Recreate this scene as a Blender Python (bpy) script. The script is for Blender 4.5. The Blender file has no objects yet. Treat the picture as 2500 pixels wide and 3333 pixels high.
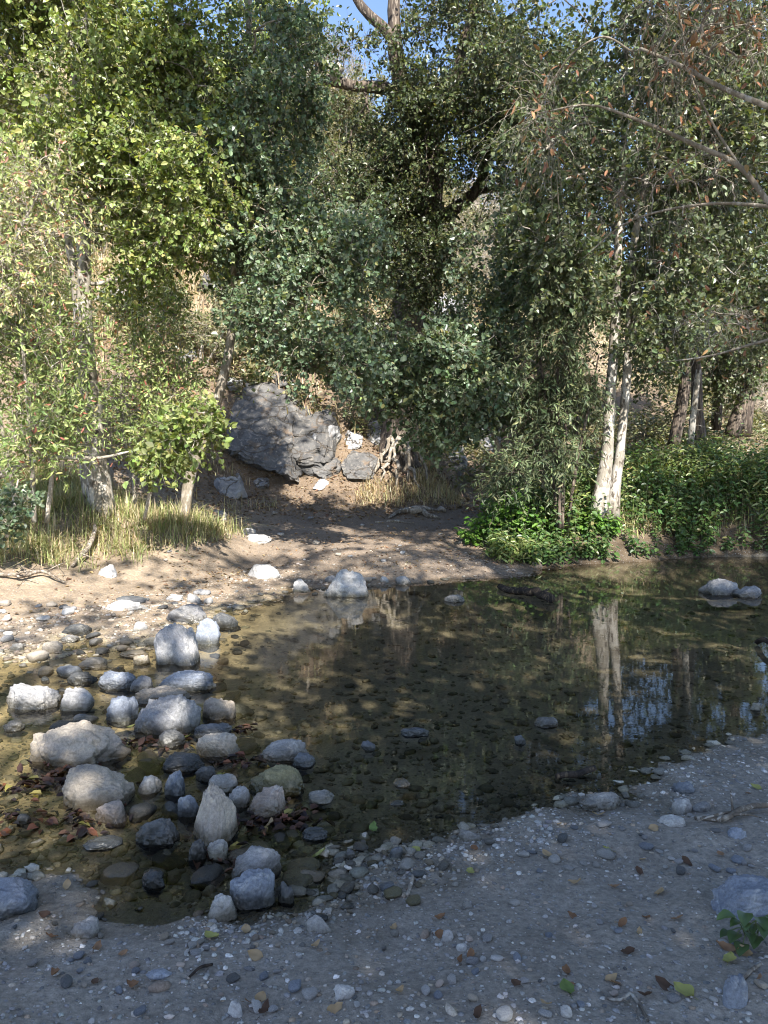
import bpy, math, random
import numpy as np
R = math.radians
# ------------------------------------------------------------------ camera
C = bpy.context.scene.collection
sc = bpy.context.scene
CAM_H, PITCH, FPX = 1.6, R(4.03), 2500.0
cam = bpy.data.objects.new('camera', bpy.data.cameras.new('camera'))
C.objects.link(cam)
cam.data.sensor_fit = 'VERTICAL'; cam.data.sensor_height = 24; cam.data.sensor_width = 18
cam.data.lens = 24 * FPX / 3333
cam.data.clip_start = .05; cam.data.clip_end = 2000
cam.location = (0, 0, CAM_H); cam.rotation_euler = (R(90) - PITCH, 0, 0)
sc.camera = cam
# ------------------------------------------------------------------ world and sun
SUN_EL, SUN_AZ = R(43), R(14)                    # behind the viewer, a little to the right
SUN = np.array([math.sin(SUN_AZ)*math.cos(SUN_EL), -math.cos(SUN_AZ)*math.cos(SUN_EL), math.sin(SUN_EL)])
w = bpy.data.worlds.new("World"); sc.world = w; w.use_nodes = True
nt = w.node_tree; bg = nt.nodes['Background']
sky = nt.nodes.new('ShaderNodeTexSky'); sky.sky_type = 'NISHITA'; sky.sun_disc = False
sky.sun_elevation = SUN_EL; sky.sun_rotation = math.pi - SUN_AZ
sky.ozone_density = 1.0; sky.dust_density = .8; sky.air_density = .8; sky.altitude = 600
nt.links.new(sky.outputs[0], bg.inputs[0]); bg.inputs[1].default_value = .13
sl = bpy.data.lights.new('sun', 'SUN'); sl.energy = 5.0; sl.angle = R(.53); sl.color = (1, .95, .87)
so = bpy.data.objects.new('sun', sl); C.objects.link(so)
so.rotation_euler = (R(90) - SUN_EL, 0, SUN_AZ)
sc.view_settings.view_transform = 'Standard'; sc.view_settings.look = 'None'
sc.view_settings.exposure = 1.6; sc.view_settings.gamma = 1
cy = sc.cycles
cy.max_bounces = 6; cy.diffuse_bounces = 2; cy.glossy_bounces = 2; cy.transmission_bounces = 3; cy.transparent_max_bounces = 6
cy.use_denoising = True; cy.denoising_prefilter = 'ACCURATE'; cy.filter_width = 1.05; cy.caustics_reflective = False; cy.caustics_refractive = False; cy.sample_clamp_indirect = 4

# ------------------------------------------------------------------ numbers
rng = np.random.default_rng(7)
def ray(px, py):
    r, u = (px-1250)/FPX, (1666.5-py)/FPX
    return np.array([r, math.cos(PITCH)+u*math.sin(PITCH), -math.sin(PITCH)+u*math.cos(PITCH)])
def W(px, py, D):                                 # the point of the ground plan depth D seen at a photo pixel
    d = ray(px, py); return np.array([0, 0, CAM_H]) + d*(D/d[1])
def P(px, py, z):
    d = ray(px, py); return np.array([0, 0, CAM_H]) + d*((z-CAM_H)/d[2])
def Q(px, D, z): return np.array([(px-1250)/FPX*D, D, z])
def hash3(i, j, k, s):
    h = (i.astype(np.int64)*374761393 + j.astype(np.int64)*668265263 + k.astype(np.int64)*2147483647 + s*974711) & 0xffffffff
    h = ((h ^ (h >> 13))*1274126177) & 0xffffffff
    h = ((h ^ (h >> 16))*2246822519) & 0xffffffff
    return ((h ^ (h >> 15)) & 0xffff)/65535.0
def vnoise(p, s=0):
    p = np.asarray(p, float); i = np.floor(p).astype(np.int64); f = p-i; f = f*f*(3-2*f)
    o = 0
    for a in (0, 1):
        for b in (0, 1):
            for c in (0, 1):
                wgt = (f[..., 0] if a else 1-f[..., 0])*(f[..., 1] if b else 1-f[..., 1])*(f[..., 2] if c else 1-f[..., 2])
                o = o + wgt*hash3(i[..., 0]+a, i[..., 1]+b, i[..., 2]+c, s)
    return o*2-1
def fbm(p, s=0, n=4, g=.5):
    o, a, q = 0, 1, np.asarray(p, float)
    for k in range(n): o = o+a*vnoise(q, s+k*17); a *= g; q = q*2.03+11.3
    return o
def sstep(a, b, x): t = np.clip((x-a)/(b-a), 0, 1); return t*t*(3-2*t)
def unit(v): return v/np.maximum(np.linalg.norm(v, axis=-1, keepdims=True), 1e-9)

# ------------------------------------------------------------------ ground height: thin plate through surveyed points
ctl = [P(1250,3333,.12),P(0,3333,.12),P(2500,3333,.14),P(600,3150,.07),P(1250,3120,.07),P(2000,2900,.075),P(2450,2720,.07),P(2450,3000,.1),P(1700,2800,.05),P(150,3120,.06),
 P(0,2960,0),P(350,2985,0),P(650,2970,0),P(950,2950,0),P(1200,2900,0),P(1400,2790,0),P(1600,2690,0),P(1850,2600,0),P(2100,2510,0),P(2350,2465,0),P(2500,2430,0),
 P(300,2750,-.035),P(100,2500,-.05),P(100,2300,-.05),P(400,2400,-.04),P(700,2500,-.05),P(700,2750,-.04),P(1000,2700,-.05),P(1000,2400,-.1),P(1000,2200,-.15),
 P(1400,2550,-.09),P(1400,2200,-.2),P(1800,2400,-.1),P(1800,2100,-.25),P(2200,2320,-.1),P(2200,2100,-.25),P(2400,1950,-.2),P(1500,1980,-.14),P(1200,2020,-.14),P(900,2060,-.1),
 P(0,2140,0),P(200,2115,0),P(400,2090,-.0),P(600,2060,-.01),P(800,1985,0),P(950,1935,0),P(1200,1912,0),P(1450,1888,0),P(1650,1878,0),P(1800,1850,0),P(2000,1832,0),P(2200,1818,0),P(2500,1812,0),
 P(0,1985,.12),P(250,1960,.1),P(500,1900,.15),P(100,1900,.25),P(800,1830,.14),P(1100,1800,.25),P(1400,1800,.22),Q(1100,14,.45),Q(1400,14.5,.45),Q(1550,18,.6),Q(1600,24,.9),Q(800,14,.55),
 P(50,1840,.4),P(300,1790,.42),P(500,1740,.45),Q(300,10.5,.88),Q(595,11,.76),Q(0,10.5,.95),Q(-500,10,1.),Q(0,13,1.6),Q(350,13,1.5),Q(650,13.5,.85),
 Q(750,15.5,1.15),Q(900,16,1.3),Q(1100,16.2,1.3),Q(1300,16.5,1.35),Q(1450,17.5,1.1),Q(900,18,3.3),Q(1300,19,3.3),Q(600,18,4.),Q(300,17,4.),Q(0,16,4.),Q(-600,16,4),
 Q(0,26,10),Q(600,26,10),Q(1200,26,9),Q(1500,26,5.),Q(1700,30,6.),Q(0,40,22),Q(600,40,21.5),Q(1100,40,19),Q(1500,40,14),Q(1900,40,10),Q(2500,40,6),Q(2000,22,2.),Q(2500,20,1.4),Q(2900,26,2),Q(3200,40,6),Q(-800,40,22),Q(-800,26,11),
 Q(1650,11.9,.2),Q(1960,12.2,.42),Q(2200,13,.55),Q(2500,12.6,.5),Q(2200,15.5,.9),Q(2500,16,.9),Q(1750,13,.45),Q(1650,14,.45),
 (0,-4,.3),(-6,-4,.3),(6,-4,.3),(7,3,.35),(5,5,.12),(-4,4.2,-.05),(-8,5,-.06),(-7,1.5,.2),(-7,8,.3),(6,8,-.2),(9,9,-.2),(9,12,.3),(0,0,.15),(10,6,.3)]
ctl = np.array([np.asarray(c, float) for c in ctl])
def tps_u(r): return np.where(r > 1e-9, r*r*np.log(np.maximum(r, 1e-9)), 0)
_n = len(ctl); _K = tps_u(np.linalg.norm(ctl[:, None, :2]-ctl[None, :, :2], axis=-1))+np.eye(_n)*.02
_A = np.zeros((_n+3, _n+3)); _A[:_n, :_n] = _K; _A[:_n, _n] = 1; _A[:_n, _n+1:] = ctl[:, :2]; _A[_n:, :_n] = _A[:_n, _n:].T
_c = np.linalg.solve(_A, np.r_[ctl[:, 2], 0, 0, 0])
def ground(x, y):
    x = np.atleast_1d(np.asarray(x, float)); y = np.atleast_1d(np.asarray(y, float))
    xc, yc = np.clip(x, -26, 26), np.clip(y, -8, 42)
    o = np.zeros(x.shape); flat = np.stack([xc.ravel(), yc.ravel()], -1); res = np.zeros(len(flat))
    for s in range(0, len(flat), 20000):
        q = flat[s:s+20000]
        res[s:s+20000] = tps_u(np.linalg.norm(q[:, None]-ctl[None, :, :2], axis=-1))@_c[:_n]+_c[_n]+q@_c[_n+1:]
    o = res.reshape(x.shape)
    p = np.stack([x, y, 0*x], -1)
    far = sstep(13.5, 19, y)
    o = o+fbm(p*.9, 3, 3)*.28*far+fbm(p*.25, 9, 2)*.7*sstep(20, 30, y)
    o = o+fbm(p*2.6, 5, 3)*.026+fbm(p*8, 6, 3)*.01
    out = np.maximum(np.abs(x)-26, 0)+np.maximum(y-42, 0)
    return o-out*.12
def gz(x, y): return float(ground(x, y)[0])
def hit(px, py, water=True):                      # where a photo pixel meets ground or water
    d = ray(px, py); o = np.array([0, 0, CAM_H])
    t = np.arange(1.5, 45, .02); p = o+d*t[:, None]
    h = ground(p[:, 0], p[:, 1])
    if water: h = np.maximum(h, 0)
    k = np.argmax(p[:, 2] < h) if (p[:, 2] < h).any() else len(t)-1
    return np.array([p[k, 0], p[k, 1], max(h[k], 0) if water else h[k]])

# ------------------------------------------------------------------ mesh helpers
def mesh(name, verts, faces, col=None, smooth=True):
    """faces: list of int arrays (m,k); col: per-vertex rgb"""
    verts = np.asarray(verts, np.float32); me = bpy.data.meshes.new(name)
    faces = [np.asarray(f, np.int32) for f in faces if len(f)]
    loops = np.concatenate([f.ravel() for f in faces]); tot = np.concatenate([np.full(len(f), f.shape[1], np.int32) for f in faces])
    me.vertices.add(len(verts)); me.vertices.foreach_set('co', verts.ravel())
    me.loops.add(len(loops)); me.loops.foreach_set('vertex_index', loops)
    me.polygons.add(len(tot)); me.polygons.foreach_set('loop_start', (np.cumsum(tot)-tot).astype(np.int32))
    me.polygons.foreach_set('use_smooth', np.full(len(tot), smooth, bool))
    if col is not None:
        a = me.color_attributes.new('tint', 'FLOAT_COLOR', 'POINT')
        c = np.ones((len(verts), 4), np.float32); c[:, :3] = col; a.data.foreach_set('color', c.ravel())
    me.update(calc_edges=True); me.validate()
    return me
def obj(name, me, m, parent=None, loc=None):
    o = bpy.data.objects.new(name, me); C.objects.link(o)
    if me is not None and m is not None and not me.materials: me.materials.append(m)
    if parent is not None: o.parent = parent
    if loc is not None: o.location = [float(v) for v in loc]
    return o
def tag(o, label=None, cat=None, group=None, kind=None):
    if label: o['label'] = label
    if cat: o['category'] = cat
    if group: o['group'] = group
    if kind: o['kind'] = kind
    return o
def thing(name, label, cat, loc=(0, 0, 0), group=None):
    o = obj(name, None, None, loc=loc); o.empty_display_size = .2
    return tag(o, label, cat, group)
def copy_tree(o, label, group=None):
    c = o.copy(); C.objects.link(c)
    for ch in list(o.children):
        d = ch.copy(); C.objects.link(d); d.parent = c
    tag(c, label, None, group); return c
class Buf:
    def __init__(s): s.v, s.f, s.c, s.n = [], [], [], 0
    def add(s, v, fs, c=None):
        v = np.asarray(v).reshape(-1, 3); s.v.append(v)
        for f in fs: s.f.append(np.asarray(f)+s.n)
        s.c.append(np.broadcast_to(np.asarray((1, 1, 1) if c is None else c, float), v.shape)); s.n += len(v)
    def mesh(s, name, smooth=True, origin=(0, 0, 0)):
        fs = {}
        for f in s.f: fs.setdefault(f.shape[1], []).append(f)
        return mesh(name, np.concatenate(s.v)-np.asarray(origin), [np.concatenate(x) for x in fs.values()], np.concatenate(s.c), smooth)
def tubes(buf, Pt, Rd, k=4, c=None, lump=0, seed=1):
    """m polylines of n points: Pt (m,n,3), Rd (m,n)"""
    Pt = np.asarray(Pt, float); Rd = np.asarray(Rd, float); m, n = Rd.shape
    T = unit(np.gradient(Pt, axis=1)); ref = np.where(np.abs(unit(Pt[:, -1]-Pt[:, 0])[:, 2:3]) > .75, np.array([1., .13, 0]), np.array([0, .1, 1.]))[:, None, :]
    N = unit(np.cross(T, np.broadcast_to(ref, T.shape))); B = np.cross(T, N)
    a = np.linspace(0, 2*np.pi, k, endpoint=False)
    rr = Rd[:, :, None]*np.ones(k)
    if lump: rr = rr*(1+lump*fbm(np.stack(np.broadcast_arrays(np.cos(a)*1.6, np.sin(a)*1.6, (np.linalg.norm(Pt-Pt[:, :1], axis=-1)*2.2)[:, :, None]+0*a), -1), seed, 3))
    V = Pt[:, :, None]+rr[..., None]*(N[:, :, None]*np.cos(a)[:, None]+B[:, :, None]*np.sin(a)[:, None])
    i = np.arange(m*n*k).reshape(m, n, k)
    q = np.stack([i[:, :-1], np.roll(i, -1, 2)[:, :-1], np.roll(i, -1, 2)[:, 1:], i[:, 1:]], -1).reshape(-1, 4)
    caps = [i[:, -1, :], i[:, 0, ::-1]] if k > 3 else []
    cc = None
    if c is not None:
        c = np.asarray(c, float); cc = np.repeat(c, n*k, 0) if c.ndim == 2 else c
    buf.add(V, [q]+caps, cc)
def spline(pts, n):
    pts = np.asarray(pts, float); t = np.r_[0, np.cumsum(np.linalg.norm(np.diff(pts[:, :3], axis=0), axis=1))]
    u = np.linspace(0, t[-1], n); m = np.gradient(pts, t, axis=0)
    k = np.clip(np.searchsorted(t, u, 'right')-1, 0, len(t)-2); h = (t[k+1]-t[k])[:, None]; s = ((u-t[k])/(t[k+1]-t[k]))[:, None]
    return (2*s**3-3*s**2+1)*pts[k]+(s**3-2*s**2+s)*h*m[k]+(-2*s**3+3*s**2)*pts[k+1]+(s**3-s**2)*h*m[k+1]
def leaves(buf, B, D, N, L, Wd, col, fold=.25, simple=False, curl=.1):
    """leaf blades: base points B, direction D, rough normal N"""
    D = unit(D); S = unit(np.cross(D, N)); N = np.cross(S, D); L = np.asarray(L)[:, None]; Wd = np.asarray(Wd)[:, None]; m = len(B)
    tip = B+D*L-N*L*curl
    if simple:
        mid = B+D*L*.48
        V = np.stack([B, mid+S*Wd*.5+N*Wd*fold*.5, tip, mid-S*Wd*.5+N*Wd*fold*.5], 1)
        i = np.arange(m*4).reshape(m, 4); fs = [np.concatenate([i[:, [0, 1, 2]], i[:, [0, 2, 3]]])]; k = 4
    else:
        a, b = B+D*L*.28, B+D*L*.68-N*L*curl*.35
        V = np.stack([B, a+S*Wd*.5+N*Wd*fold*.5, b+S*Wd*.42+N*Wd*fold*.4, tip, b-S*Wd*.42+N*Wd*fold*.4, a-S*Wd*.5+N*Wd*fold*.5], 1)
        i = np.arange(m*6).reshape(m, 6); fs = [np.concatenate([i[:, [0, 1, 2, 3]], i[:, [0, 3, 4, 5]]])]; k = 6
    buf.add(V, fs, np.repeat(col, k, 0))
def pick(cols, wts, n, r, jit=.18, hue=.06):
    cols = np.asarray(cols, float); k = r.choice(len(cols), n, p=np.asarray(wts)/np.sum(wts))
    return np.clip(cols[k]*(1+r.normal(0, jit, (n, 1)))*(1+r.normal(0, hue, (n, 3))), .004, .9)
def rdir(r, n): return unit(r.normal(size=(n, 3)))

# ------------------------------------------------------------------ materials
def mat(name, rough=.8, spec=.3):
    m = bpy.data.materials.new(name); m.use_nodes = True; n = m.node_tree; b = n.nodes['Principled BSDF']
    b.inputs['Roughness'].default_value = rough; b.inputs['Specular IOR Level'].default_value = spec
    return m, n, b
def nd(n, t, **kw):
    o = n.nodes.new(t)
    for k, v in kw.items():
        if k in o.inputs: o.inputs[k].default_value = v
        else: setattr(o, k, v)
    return o
def mix(n, a, b, f, mode='MIX'):
    o = nd(n, 'ShaderNodeMix', data_type='RGBA', blend_type=mode)
    for s, v in ((o.inputs[6], a), (o.inputs[7], b), (o.inputs[0], f)):
        if hasattr(v, 'is_linked') or hasattr(v, 'links'): n.links.new(v, s)
        else: s.default_value = v if not isinstance(v, tuple) else (*v, 1)[:4]
    return o.outputs[2]
def ramp(n, f, *st):
    o = nd(n, 'ShaderNodeValToRGB'); e = o.color_ramp.elements
    while len(e) < len(st): e.new(.5)
    for i, (p, c) in enumerate(st): e[i].position = p; e[i].color = (*c, 1) if isinstance(c, tuple) else (c, c, c, 1)
    n.links.new(f, o.inputs[0]); return o.outputs[0]
def noise(n, co, scale, det=4, rough=.55, dist=0):
    o = nd(n, 'ShaderNodeTexNoise', Scale=scale, Detail=det, Roughness=rough, Distortion=dist); n.links.new(co, o.inputs['Vector']); return o.outputs[0]
def voro(n, co, scale, out=0, feat='F1'):
    o = nd(n, 'ShaderNodeTexVoronoi', Scale=scale, feature=feat); n.links.new(co, o.inputs['Vector']); return o.outputs[out]
def bump(n, b, h, st=.3, dist=.02):
    o = nd(n, 'ShaderNodeBump', Strength=st, Distance=dist); n.links.new(h, o.inputs['Height']); n.links.new(o.outputs[0], b.inputs['Normal']); return o
def coords(n): return nd(n, 'ShaderNodeTexCoord').outputs['Object']
def wpos(n): return nd(n, 'ShaderNodeNewGeometry').outputs['Position']
def math_(n, op, a, b):
    o = nd(n, 'ShaderNodeMath', operation=op)
    for s, v in ((o.inputs[0], a), (o.inputs[1], b)):
        if hasattr(v, 'links'): n.links.new(v, s)
        else: s.default_value = v
    return o.outputs[0]
def wetness(n, pos, lo, hi):                      # 1 below the waterline splash zone, 0 above: real wet stone
    z = nd(n, 'ShaderNodeSeparateXYZ'); n.links.new(pos, z.inputs[0])
    q = math_(n, 'ADD', z.outputs[2], math_(n, 'MULTIPLY', math_(n, 'SUBTRACT', noise(n, pos, 9, 3), .5), .06))
    o = nd(n, 'ShaderNodeMapRange'); n.links.new(q, o.inputs[0])
    o.inputs[1].default_value = lo; o.inputs[2].default_value = hi; o.inputs[3].default_value = 1; o.inputs[4].default_value = 0
    return o.outputs[0]
def leaf_mat(name, trans=.4, rough=.4, spec=.6):
    m, n, b = mat(name, rough, spec)
    a = nd(n, 'ShaderNodeVertexColor', layer_name='tint')
    n.links.new(a.outputs[0], b.inputs['Base Color'])
    t = nd(n, 'ShaderNodeBsdfTranslucent'); s = nd(n, 'ShaderNodeMixShader'); s.inputs[0].default_value = trans
    n.links.new(mix(n, a.outputs[0], (1.0, .95, .35), 1.0, 'MULTIPLY'), t.inputs[0])
    n.links.new(b.outputs[0], s.inputs[1]); n.links.new(t.outputs[0], s.inputs[2])
    n.links.new(s.outputs[0], n.nodes['Material Output'].inputs[0]); return m
M = {}
M['leaf'] = leaf_mat('green_leaf'); M['leaf_dull'] = leaf_mat('dull_leaf', .25, .5, .4); M['dry_leaf'] = leaf_mat('dry_leaf', .2, .65, .25)
M['blade'] = leaf_mat('grass_blade', .3, .55, .3)
def bark(name, c1, c2, c3, sc_=6, stretch=.3, bstr=.5, cut=(.42, .5), fine=40):
    m, n, b = mat(name, .85, .2); co = coords(n); mp = nd(n, 'ShaderNodeMapping'); n.links.new(co, mp.inputs[0]); mp.inputs['Scale'].default_value = (1, 1, stretch)
    f = noise(n, mp.outputs[0], sc_, 4, .6, .6); g = noise(n, mp.outputs[0], fine, 4, .7)
    c = mix(n, c1, c2, ramp(n, f, (cut[0], 0.), (cut[1], 1.)))
    c = mix(n, c, c3, ramp(n, noise(n, mp.outputs[0], sc_*2.7, 3, .6, .3), (.56, 0.), (.62, 1.)))
    c = mix(n, c, ramp(n, g, (.3, .55), (.7, 1.15)), .7, 'MULTIPLY'); n.links.new(c, b.inputs['Base Color']); bump(n, b, math_(n, 'ADD', g, f), bstr, .02); return m
M['sycamore'] = bark('pale_mottled_bark', (.45, .42, .37), (.28, .25, .205), (.12, .1, .08), 6, .5, .35, cut=(.46, .5))
M['alder'] = bark('grey_brown_bark', (.3, .26, .21), (.2, .17, .13), (.4, .37, .32), 8, .4, .4)
M['oak'] = bark('furrowed_dark_bark', (.14, .11, .085), (.07, .055, .045), (.24, .2, .16), 14, .12, 1.0, fine=30)
M['twig'] = bark('twig_bark', (.46, .41, .34), (.3, .26, .21), (.58, .54, .47), 20, .4, .2)
M['dead'] = bark('weathered_wood', (.3, .26, .21), (.16, .13, .1), (.42, .38, .33), 12, .25, .6)
M['wetwood'] = bark('wet_dark_wood', (.06, .045, .035), (.03, .024, .02), (.12, .09, .06), 12, .25, .6)
M['root'] = bark('exposed_root_bark', (.34, .3, .25), (.18, .15, .12), (.45, .42, .36), 9, .4, .7)
def stone_mat(name, c1, c2, c3, speck=.6, wet=True, algae=.5, rough=.75, crack=False):
    m, n, b = mat(name, rough, .35); co = coords(n); pos = wpos(n); rnd = nd(n, 'ShaderNodeObjectInfo').outputs['Random']
    ov = nd(n, 'ShaderNodeVectorMath', operation='ADD'); n.links.new(co, ov.inputs[0]); n.links.new(math_(n, 'MULTIPLY', rnd, 37.), ov.inputs[1]); co = ov.outputs[0]
    c = mix(n, c1, c2, ramp(n, noise(n, co, 4.5, 5, .6, .5), (.38, 0.), (.62, 1.)))
    c = mix(n, c, c3, ramp(n, noise(n, co, 9, 4, .65, 1.), (.54, 0.), (.66, 1.)))
    sp = mix(n, ramp(n, noise(n, co, 95, 2, .8), (.35, .45), (.5, .95), (.68, 1.45)), ramp(n, voro(n, co, 160), (.1, .5), (.4, 1.1)), .35)
    c = mix(n, c, sp, speck, 'MULTIPLY')
    c = mix(n, c, ramp(n, rnd, (0, .78), (1, 1.2)), 1., 'MULTIPLY')
    h = math_(n, 'ADD', noise(n, co, 30, 5, .65), math_(n, 'MULTIPLY', noise(n, co, 8, 3), 1.2))
    if crack:
        mp = nd(n, 'ShaderNodeMapping'); n.links.new(co, mp.inputs[0]); mp.inputs['Rotation'].default_value = (.3, .5, .4); mp.inputs['Scale'].default_value = (1.1, 1.1, 2.4)
        wv_ = nd(n, 'ShaderNodeVectorMath', operation='ADD'); n.links.new(mp.outputs[0], wv_.inputs[0]); nn = nd(n, 'ShaderNodeTexNoise', Scale=2.5, Detail=4); n.links.new(co, nn.inputs['Vector']); n.links.new(nn.outputs[1], wv_.inputs[1])
        ck = ramp(n, voro(n, wv_.outputs[0], .95, 0, 'DISTANCE_TO_EDGE'), (.0, 0.), (.035, 1.))
        c = mix(n, (.08, .065, .05), c, ck); c = mix(n, c, (.17, .12, .08), ramp(n, noise(n, co, 2.2, 5, .7), (.58, 0.), (.68, .8)))
        h = math_(n, 'ADD', h, math_(n, 'MULTIPLY', ck, 2.5)); h = math_(n, 'ADD', h, math_(n, 'MULTIPLY', noise(n, mp.outputs[0], 6, 5, .7, .5), 2.5))
    if wet:
        wv = wetness(n, pos, .02, .085)
        c = mix(n, c, mix(n, (.33, .31, .28), (.28, .27, .15), math_(n, 'MULTIPLY', noise(n, pos, 5, 2), algae)), wv, 'MULTIPLY')
        n.links.new(math_(n, 'SUBTRACT', rough, math_(n, 'MULTIPLY', wv, .5)), b.inputs['Roughness'])
    n.links.new(c, b.inputs['Base Color']); bump(n, b, h, .55, .05 if crack else .012); return m
M['grey'] = stone_mat('grey_granite', (0.279, 0.271, 0.262), (0.18, 0.18, 0.189), (0.361, 0.344, 0.32))
M['blue'] = stone_mat('blue_grey_stone', (0.213, 0.23, 0.262), (0.139, 0.156, 0.189), (0.295, 0.303, 0.312))
M['tan'] = stone_mat('tan_granite', (0.377, 0.328, 0.262), (0.279, 0.246, 0.213), (0.451, 0.377, 0.287))
M['pink'] = stone_mat('pinkish_granite', (0.41, 0.328, 0.271), (0.344, 0.287, 0.246), (0.459, 0.41, 0.361))
M['pale'] = stone_mat('pale_granite', (0.426, 0.41, 0.385), (0.312, 0.303, 0.295), (0.492, 0.476, 0.443))
M['dark'] = stone_mat('dark_wet_stone', (.12, .12, .12), (.075, .08, .085), (.2, .19, .17))
M['olive'] = stone_mat('algae_stone', (.2, .18, .1), (.13, .12, .07), (.26, .23, .15))
M['cliff'] = stone_mat('outcrop_rock', (.135, .13, .124), (.082, .08, .079), (.22, .2, .175), .5, False, crack=True)
M['hillrock'] = stone_mat('hillside_rock', (.32, .32, .32), (.22, .22, .23), (.4, .37, .33), .5, False, crack=True)
def gravel_mat():
    m, n, b = mat('gravel', .8, .3); a = nd(n, 'ShaderNodeVertexColor', layer_name='tint'); pos = wpos(n)
    c = mix(n, a.outputs[0], ramp(n, noise(n, pos, 120, 2, .7), (.3, .6), (.7, 1.25)), .8, 'MULTIPLY')
    c = mix(n, c, (.45, .42, .34), wetness(n, pos, -.004, .03), 'MULTIPLY'); n.links.new(c, b.inputs['Base Color']); return m
M['gravel'] = gravel_mat()
def ground_mat():
    m, n, b = mat('earth', .9, .2); a = nd(n, 'ShaderNodeVertexColor', layer_name='tint'); pos = wpos(n)
    c = mix(n, a.outputs[0], ramp(n, noise(n, pos, 1.7, 6, .6), (.3, .7), (.7, 1.25)), .8, 'MULTIPLY')
    c = mix(n, c, ramp(n, noise(n, pos, 38, 5, .75), (.3, .5), (.5, .95), (.72, 1.5)), .8, 'MULTIPLY')
    v = voro(n, pos, 55, 0); vc = nd(n, 'ShaderNodeTexVoronoi', Scale=55); n.links.new(pos, vc.inputs['Vector'])
    hsv = nd(n, 'ShaderNodeSeparateColor'); n.links.new(vc.outputs['Color'], hsv.inputs[0])
    isp = math_(n, 'MULTIPLY', ramp(n, v, (.25, 1.), (.4, 0.)), ramp(n, hsv.outputs[0], (.7, 0.), (.74, 1.)))
    c = mix(n, c, mix(n, (.2, .195, .19), (.5, .48, .46), hsv.outputs[1]), math_(n, 'MULTIPLY', isp, .7))
    wv = wetness(n, pos, -.01, .035)
    c = mix(n, c, (.62, .58, .5), wv, 'MULTIPLY'); n.links.new(c, b.inputs['Base Color'])
    n.links.new(math_(n, 'SUBTRACT', .9, math_(n, 'MULTIPLY', wv, .35)), b.inputs['Roughness'])
    h = math_(n, 'ADD', math_(n, 'ADD', noise(n, pos, 45, 5, .7), math_(n, 'MULTIPLY', noise(n, pos, 12, 3), 1.5)), math_(n, 'MULTIPLY', isp, .6))
    bump(n, b, h, .7, .02); return m
M['ground'] = ground_mat()
def water_mat():
    m, n, b = mat('water'); n.nodes.remove(b); pos = wpos(n)
    mp = nd(n, 'ShaderNodeMapping'); n.links.new(pos, mp.inputs[0]); mp.inputs['Scale'].default_value = (1, 1.7, 1)
    h1 = noise(n, mp.outputs[0], 3.5, 3, .5); h2 = noise(n, mp.outputs[0], 22, 4, .6, .8)
    x = nd(n, 'ShaderNodeSeparateXYZ'); n.links.new(pos, x.inputs[0])
    flow = nd(n, 'ShaderNodeMapRange'); n.links.new(x.outputs[0], flow.inputs[0])
    for i, v in ((1, -1.9), (2, -.6), (3, 1), (4, .05)): flow.inputs[i].default_value = v
    h = math_(n, 'ADD', math_(n, 'MULTIPLY', h1, .5), math_(n, 'MULTIPLY', math_(n, 'MULTIPLY', h2, flow.outputs[0]), .8))
    bp = nd(n, 'ShaderNodeBump', Strength=.06, Distance=.02); n.links.new(h, bp.inputs['Height'])
    fr = nd(n, 'ShaderNodeFresnel', IOR=1.33); n.links.new(bp.outputs[0], fr.inputs['Normal'])
    t = nd(n, 'ShaderNodeBsdfTransparent'); t.inputs[0].default_value = (.93, .92, .85, 1)
    g = nd(n, 'ShaderNodeBsdfGlossy', Roughness=.0); n.links.new(bp.outputs[0], g.inputs['Normal'])
    s = nd(n, 'ShaderNodeMixShader'); n.links.new(fr.outputs[0], s.inputs[0]); n.links.new(t.outputs[0], s.inputs[1]); n.links.new(g.outputs[0], s.inputs[2])
    n.links.new(s.outputs[0], n.nodes['Material Output'].inputs[0]); return m
M['water'] = water_mat()

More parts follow.
